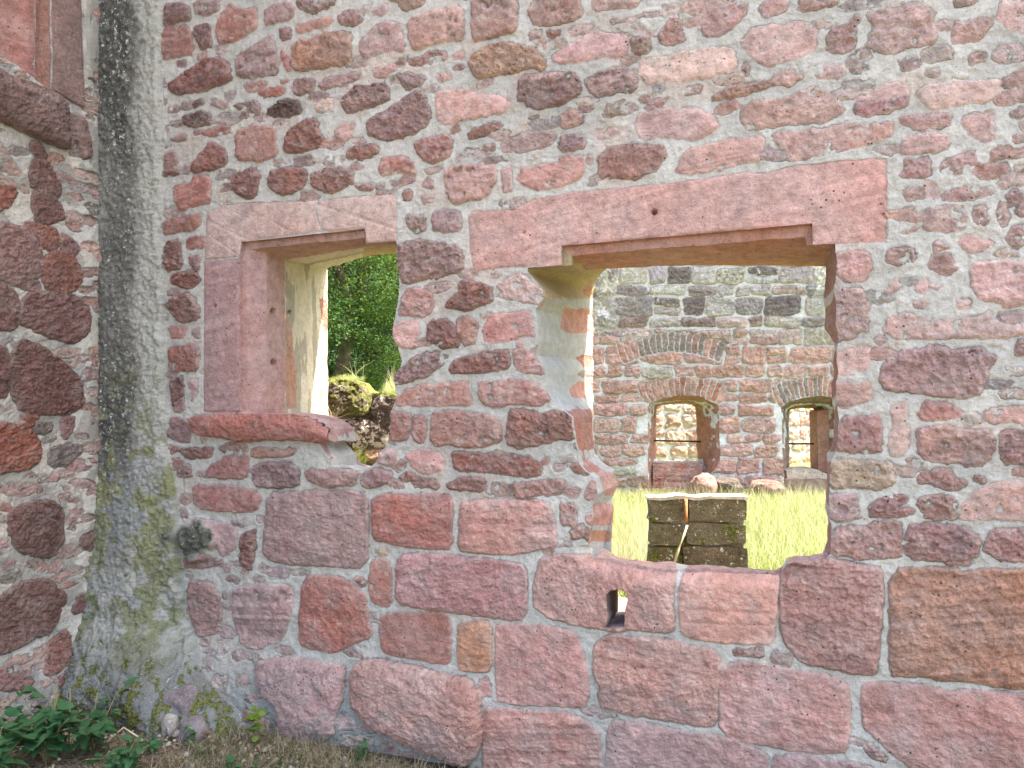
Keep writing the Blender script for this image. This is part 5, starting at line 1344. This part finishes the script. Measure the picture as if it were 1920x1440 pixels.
def plant(name, base, nst, h, spread, leafL, leafW, nleaf, label, cat, seed, mat=None, stem=.003, group=None, cut=0, aim=None):
    r = np.random.default_rng(seed); e = empty(name, tuple(base), label, cat, group); P = []; Dr = []; Up = []
    SV = []; SQ = []; ST_ = []; off = 0
    for s in range(nst):
        a = r.uniform(0, 6.283); l = h * r.uniform(.55, 1.1); d = np.array([math.cos(a), math.sin(a), 0]) * spread * r.uniform(.2, 1)
        if aim is not None: d = d * .6 + np.array(aim) * spread
        k = 6; pts = [np.array(base) + d * l * (t ** 1.4) + np.array([0, 0, l * (t - .25 * t * t * spread)]) + r.normal(0, .004, 3) * (t > 0) for t in np.linspace(0, 1, k)]
        V, Q, T = tube(None, pts, stem, None, None, seg=5, taper=.4); SV.append(V); SQ.append(Q + off); ST_.append(T + off); off += len(V)
        for j in range(nleaf):
            t = r.uniform(.25, 1.); p = pts[0] * 0; f = t * (k - 1); i = min(int(f), k - 2); p = pts[i] * (1 - (f - i)) + pts[i + 1] * (f - i)
            b = r.uniform(0, 6.283); ddir = np.array([math.cos(b), math.sin(b), r.uniform(-.35, .45)]); P.append(p + ddir * leafL * .25); Dr.append(ddir); Up.append(np.array([0, 0, 1]) + r.normal(0, .25, 3))
    geos = [leaf_geo(leafL, leafW, c, f, .06) for c, f in ((.1, .1), (.3, .2), (.2, .05))]
    V, Q, lv = scatter(geos, P, Dr, Up, r.uniform(.55, 1.15, len(P)), r)
    link('leaves', mesh_np('leaves', V, Q, dict(lv=lv)), mat or M_LEAF, e)
    link('stem', mesh_np('stem', np.concatenate(SV), np.concatenate(SQ), tri=np.concatenate(ST_)), M_STEM, e)
    for c in range(cut):
        a = r.uniform(0, 6.283); x = np.array(base) + np.array([math.cos(a), math.sin(a), 0]) * .1 * r.random(); tube('cut_stem', [x, x + [.01, 0, h * .5], x + [r.uniform(-.02, .06), 0, h * r.uniform(.8, 1.08)]], .0034, M_STEM, e, seg=6, taper=.7)
    return e
def onground(px, py, z=0.):
    d = FWD + RGT * ((px - 960) / F) + UPV * ((720 - py) / F); return CAM + d * ((z - EYE) / d[2])
def B(px, zc): p = camP(px, 720, zc); p[2] = -.01; return p
plant('bramble_shrub', B(85, 3.25), 16, .34, .8, .07, .048, 12, 'leafy green shrub in the bottom left corner with cut stems', 'shrub', 41, cut=2)
plant('bramble_shrub', B(-20, 3.05), 12, .36, .8, .075, .05, 12, 'dense green shrub cut off by the left edge of the frame', 'shrub', 42)
plant('bramble_shrub', B(175, 3.35), 10, .28, .9, .065, .045, 10, 'looser green shrub with pale cut canes right of the corner shrub', 'shrub', 43, cut=2)
plant('bramble_shrub', B(225, 3.17), 12, .17, 1.0, .055, .038, 9, 'low leafy sprawl at the bottom edge between shrub and litter', 'shrub', 44)
def sprig_up(px, zc, h, n, lf, label, seed, mat=None): return plant('seedling', B(px, zc), 2, h, .12, lf, lf * .85, n, label, 'seedling', seed, mat or M_LEAF2, .0022)
sprig_up(482, 3.42, .27, 12, .045, 'bright green sprig standing against the footing', 51)
sprig_up(284, 3.35, .085, 14, .03, 'small dark green weed left of the pale pebbles', 52, M_LEAF)
sprig_up(354, 3.4, .095, 12, .028, 'small upright weed right of the pale pebbles', 53, M_LEAF)
sprig_up(376, 3.32, .05, 8, .03, 'tiny round leaved weed beside the upright one', 54, M_LEAF)
sprig_up(438, 3.15, .07, 12, .03, 'bluish green weed near the bottom edge', 55, M_LEAF)
sprig_up(480, 3.15, .06, 10, .028, 'low weed right of the bluish one', 56, M_LEAF)
sprig_up(520, 3.22, .05, 9, .03, 'clover like weed in the turf below the left footing block', 57, M_LEAF)
sprig_up(680, 3.28, .09, 12, .028, 'green weed at the foot of the pale boulder', 58, M_LEAF)
# crumbs of mortar, grit and dead leaves along the wall foot
def crumbs(n, seed):
    r = np.random.default_rng(seed); x = r.uniform(-3.6, -.8, n); y = -.16 - r.gamma(1.6, .13, n); sz = .003 + .009 * r.random(n) ** 3; ico = np.array([(0, 0, 1), (.9, 0, .3), (.3, .85, .3), (-.7, .5, .3), (-.7, -.5, .3), (.3, -.85, .3), (.7, .5, -.4), (-.3, .85, -.4), (-.9, 0, -.4), (-.3, -.85, -.4), (.7, -.5, -.4), (0, 0, -1)])
    T = np.array([(0, 1, 2), (0, 2, 3), (0, 3, 4), (0, 4, 5), (0, 5, 1), (1, 6, 2), (2, 7, 3), (3, 8, 4), (4, 9, 5), (5, 10, 1), (6, 7, 2), (7, 8, 3), (8, 9, 4), (9, 10, 5), (10, 6, 1), (11, 7, 6), (11, 8, 7), (11, 9, 8), (11, 10, 9), (11, 6, 10)])
    V = np.stack([x, y, sz * .3], 1)[:, None] + ico[None] * (sz[:, None, None]) * r.uniform(.6, 1.3, (n, 12, 1)); tr = (np.arange(n)[:, None, None] * 12 + T[None]).reshape(-1, 3)
    o = link('grit', mesh_np('grit', V.reshape(-1, 3), np.zeros((0, 4)), tri=tr, smooth=False), simple('grit', (.26, .22, .19), (.48, .45, .41), 30, .95)); o['kind'] = 'stuff'; o['label'] = 'grit and crumbs of fallen mortar along the wall foot'; o['category'] = 'grit'
crumbs(900, 77)
def deadleaves(n, seed):
    r = np.random.default_rng(seed); P = np.stack([r.uniform(-3.6, -.9, n), -.2 - r.gamma(1.8, .16, n), .02 + .03 * r.random(n)], 1); a = r.uniform(0, 6.28, n); Dr = np.stack([np.cos(a), np.sin(a), r.normal(0, .25, n)], 1); Up = np.tile([0, 0, 1.], (n, 1)) + r.normal(0, .45, (n, 3))
    V, Q, lv = scatter([leaf_geo(.04, .022, .5, .35), leaf_geo(.03, .02, -.3, .3)], P, Dr, Up, r.uniform(.5, 1.1, n), r)
    o = link('dead_leaves', mesh_np('dead_leaves', V, Q, dict(lv=lv)), leaf_mat('dead_leaf', (.10, .06, .035), (.20, .13, .08), .1, 30, (.30, .24, .17))); o['kind'] = 'stuff'; o['label'] = 'curled brown dead leaves in the litter at the wall foot'; o['category'] = 'leaves'
deadleaves(260, 78)
# loose stones
pb = [(318, 1325, .030, 'pale pebble the largest of the little heap'), (308, 1345, .014, 'tiny pale pebble at the left of the heap'), (330, 1343, .016, 'tiny pale pebble at the right of the heap')]
for k, (x, y, r, l) in enumerate(pb):
    p = camP(x, 720, 3.5); p[2] = EYE - (y - 720) / F * 3.5
    p[2] = max(p[2], r * .4) if k else .07
    rock('pebble', (p[0], p[1], r * .5 if k else .045), (r * 1.2, r, r * 1.5 if k == 0 else r), M_NEAR, l, 'pebble', (.50, .47, .44), 60 + k, 'pale pebbles at the wall foot')
rock('footing_stone', B(365, 3.5) + [0, 0, .03], (.07, .06, .06), M_NEAR, 'grey footing stone half buried right of the pebbles', 'stone', (.26, .24, .25), 66)
rock('footing_stone', B(345, 3.62) + [0, 0, .09], (.09, .07, .09), M_NEAR, 'mauve grey stone leaning on the footing behind the pebbles', 'stone', (.25, .22, .24), 67)
st_ = tube('fallen_stick', [onground(200, 1403) + [0, 0, .03], onground(232, 1385) + [0, 0, .05], onground(268, 1396) + [0, 0, .02]], .004, M_DRY, None, seg=6); st_['label'] = 'pale stick lying in front of the low sprawl'; st_['category'] = 'stick'
st2 = tube('fallen_stick', [onground(312, 1362) + [0, 0, .01], onground(345, 1352) + [0, 0, .015], onground(392, 1356) + [0, 0, .01]], .0035, M_DRY, None, seg=6); st2['label'] = 'bleached stick below the pebble heap'; st2['category'] = 'stick'

# ================================================================= TREES
M_BARK = simple('bark', (.06, .05, .035), (.12, .1, .075), 14, .95, .01)
M_TL = [leaf_mat('dark_foliage', (.004, .018, .014), (.010, .036, .022), .12, .8, (.02, .055, .025)), leaf_mat('mid_foliage', (.006, .028, .018), (.022, .075, .026), .2, 1.2, (.09, .18, .04))]
def tree(base, H, R, nl, mat, label, seed, leafs=.10, low=.12, fronds=False):
    r = np.random.default_rng(seed); e = empty('broadleaf_tree', tuple(base), label, 'tree', 'trees on the slope behind the mossy wall')
    base = np.array(base, float)
    pts = [base + np.array([r.normal(0, .08) * t * 3, r.normal(0, .08) * t * 3, H * .9 * t]) for t in np.linspace(0, 1, 9)]
    tube('trunk', pts, .16, M_BARK, e, seg=10, taper=.2)
    C = []
    for k in range(44):
        t = r.uniform(low, 1.); a = r.uniform(0, 6.283); rr = R * (1 - .55 * t) * r.uniform(.35, 1.0)
        s = pts[min(8, int(t * 8))]; q = base + np.array([math.cos(a) * rr, math.sin(a) * rr, H * min(t + .04, 1)])
        if k < 16:
            tube('limb', [s - [0, 0, .3], (s + q) / 2 + [0, 0, .1], q], .035, M_BARK, e, seg=5, taper=.3)
        C.append(q)
    C = np.array(C); per = nl // len(C); P = []; Dr = []
    for c in C:
        out = c - (base + [0, 0, c[2] - base[2]]); out[2] = 0; out = out / (np.linalg.norm(out) + 1e-6)
        m = per; fl = r.normal(0, 1, (m, 3)) * [R * .24, R * .24, R * .055]; fl[:, 2] -= .35 * np.hypot(fl[:, 0], fl[:, 1]) ** 1.5; fl += out * r.normal(0, R * .12, (m, 1))
        P.append(c + fl); Dr.append(out * .9 + r.normal(0, .55, (m, 3)) + [0, 0, -.25])
    P = np.concatenate(P); Dr = np.concatenate(Dr); n = len(P)
    y = Dr / np.linalg.norm(Dr, axis=1, keepdims=True); up = np.tile([0, 0, 1.], (n, 1)) + r.normal(0, .35, (n, 3)); x = np.cross(y, up); x /= np.linalg.norm(x, axis=1, keepdims=True)
    s = (leafs * r.uniform(.5, 1.2, n))[:, None]
    z_ = np.cross(x, y)
    V = np.stack([P, P + x * s * .28 + y * s * .45 + z_ * s * .05, P + y * s, P - x * s * .28 + y * s * .45 + z_ * s * .05], 1).reshape(-1, 3)
    q = np.arange(n * 4).reshape(-1, 4); link('crown', mesh_np('crown', V, q, dict(lv=np.repeat(r.random(n), 4)), smooth=False), mat, e)
def T(px, zc): p = camP(px, 720, zc); p[2] = 0; return p
tree(T(640, 12), 5.2, 1.5, 52000, M_TL[1], 'bright fresh green tree nearest behind the mossy wall', 201, .05, .10)
tree(T(775, 14), 7.5, 2.0, 48000, M_TL[0], 'dark green tree right of the bright one', 202, .06, .08)
tree(T(560, 15), 8.0, 2.2, 48000, M_TL[0], 'dark green tree mostly hidden by the left jamb', 203, .06, .08)
tree(T(690, 17.5), 10, 2.6, 60000, M_TL[0], 'tall dark tree filling the back of the narrow opening', 204, .075, .05)
tree(T(560, 21), 12, 3.2, 48000, M_TL[0], 'tall dark tree furthest left in the wood', 205, .09, .04)
tree(T(800, 20), 12, 3.0, 48000, M_TL[0], 'tall dark tree furthest right in the wood', 206, .09, .04)
def hill():
    x = np.linspace(-60, 60, 90); y = np.linspace(22, 80, 50); X, Y = np.meshgrid(x, y); Z = sst(22, 60, Y) * 26 + 1.2 * fbm(X * .2, Y * .2, 4, 3)
    X2 = X - 8
    V = np.stack([X2, Y, Z - 1.5], -1).reshape(-1, 3); i = np.arange(len(V)).reshape(X.shape)
    q = np.stack([i[:-1, :-1], i[:-1, 1:], i[1:, 1:], i[1:, :-1]], -1).reshape(-1, 4)
    o = link('hillside', mesh_np('hillside', V, q), simple('hill_green', (.02, .05, .02), (.05, .10, .03), 1.5, .95, .3)); o['kind'] = 'structure'; o['label'] = 'wooded hillside far behind the trees'; o['category'] = 'hill'
hill()
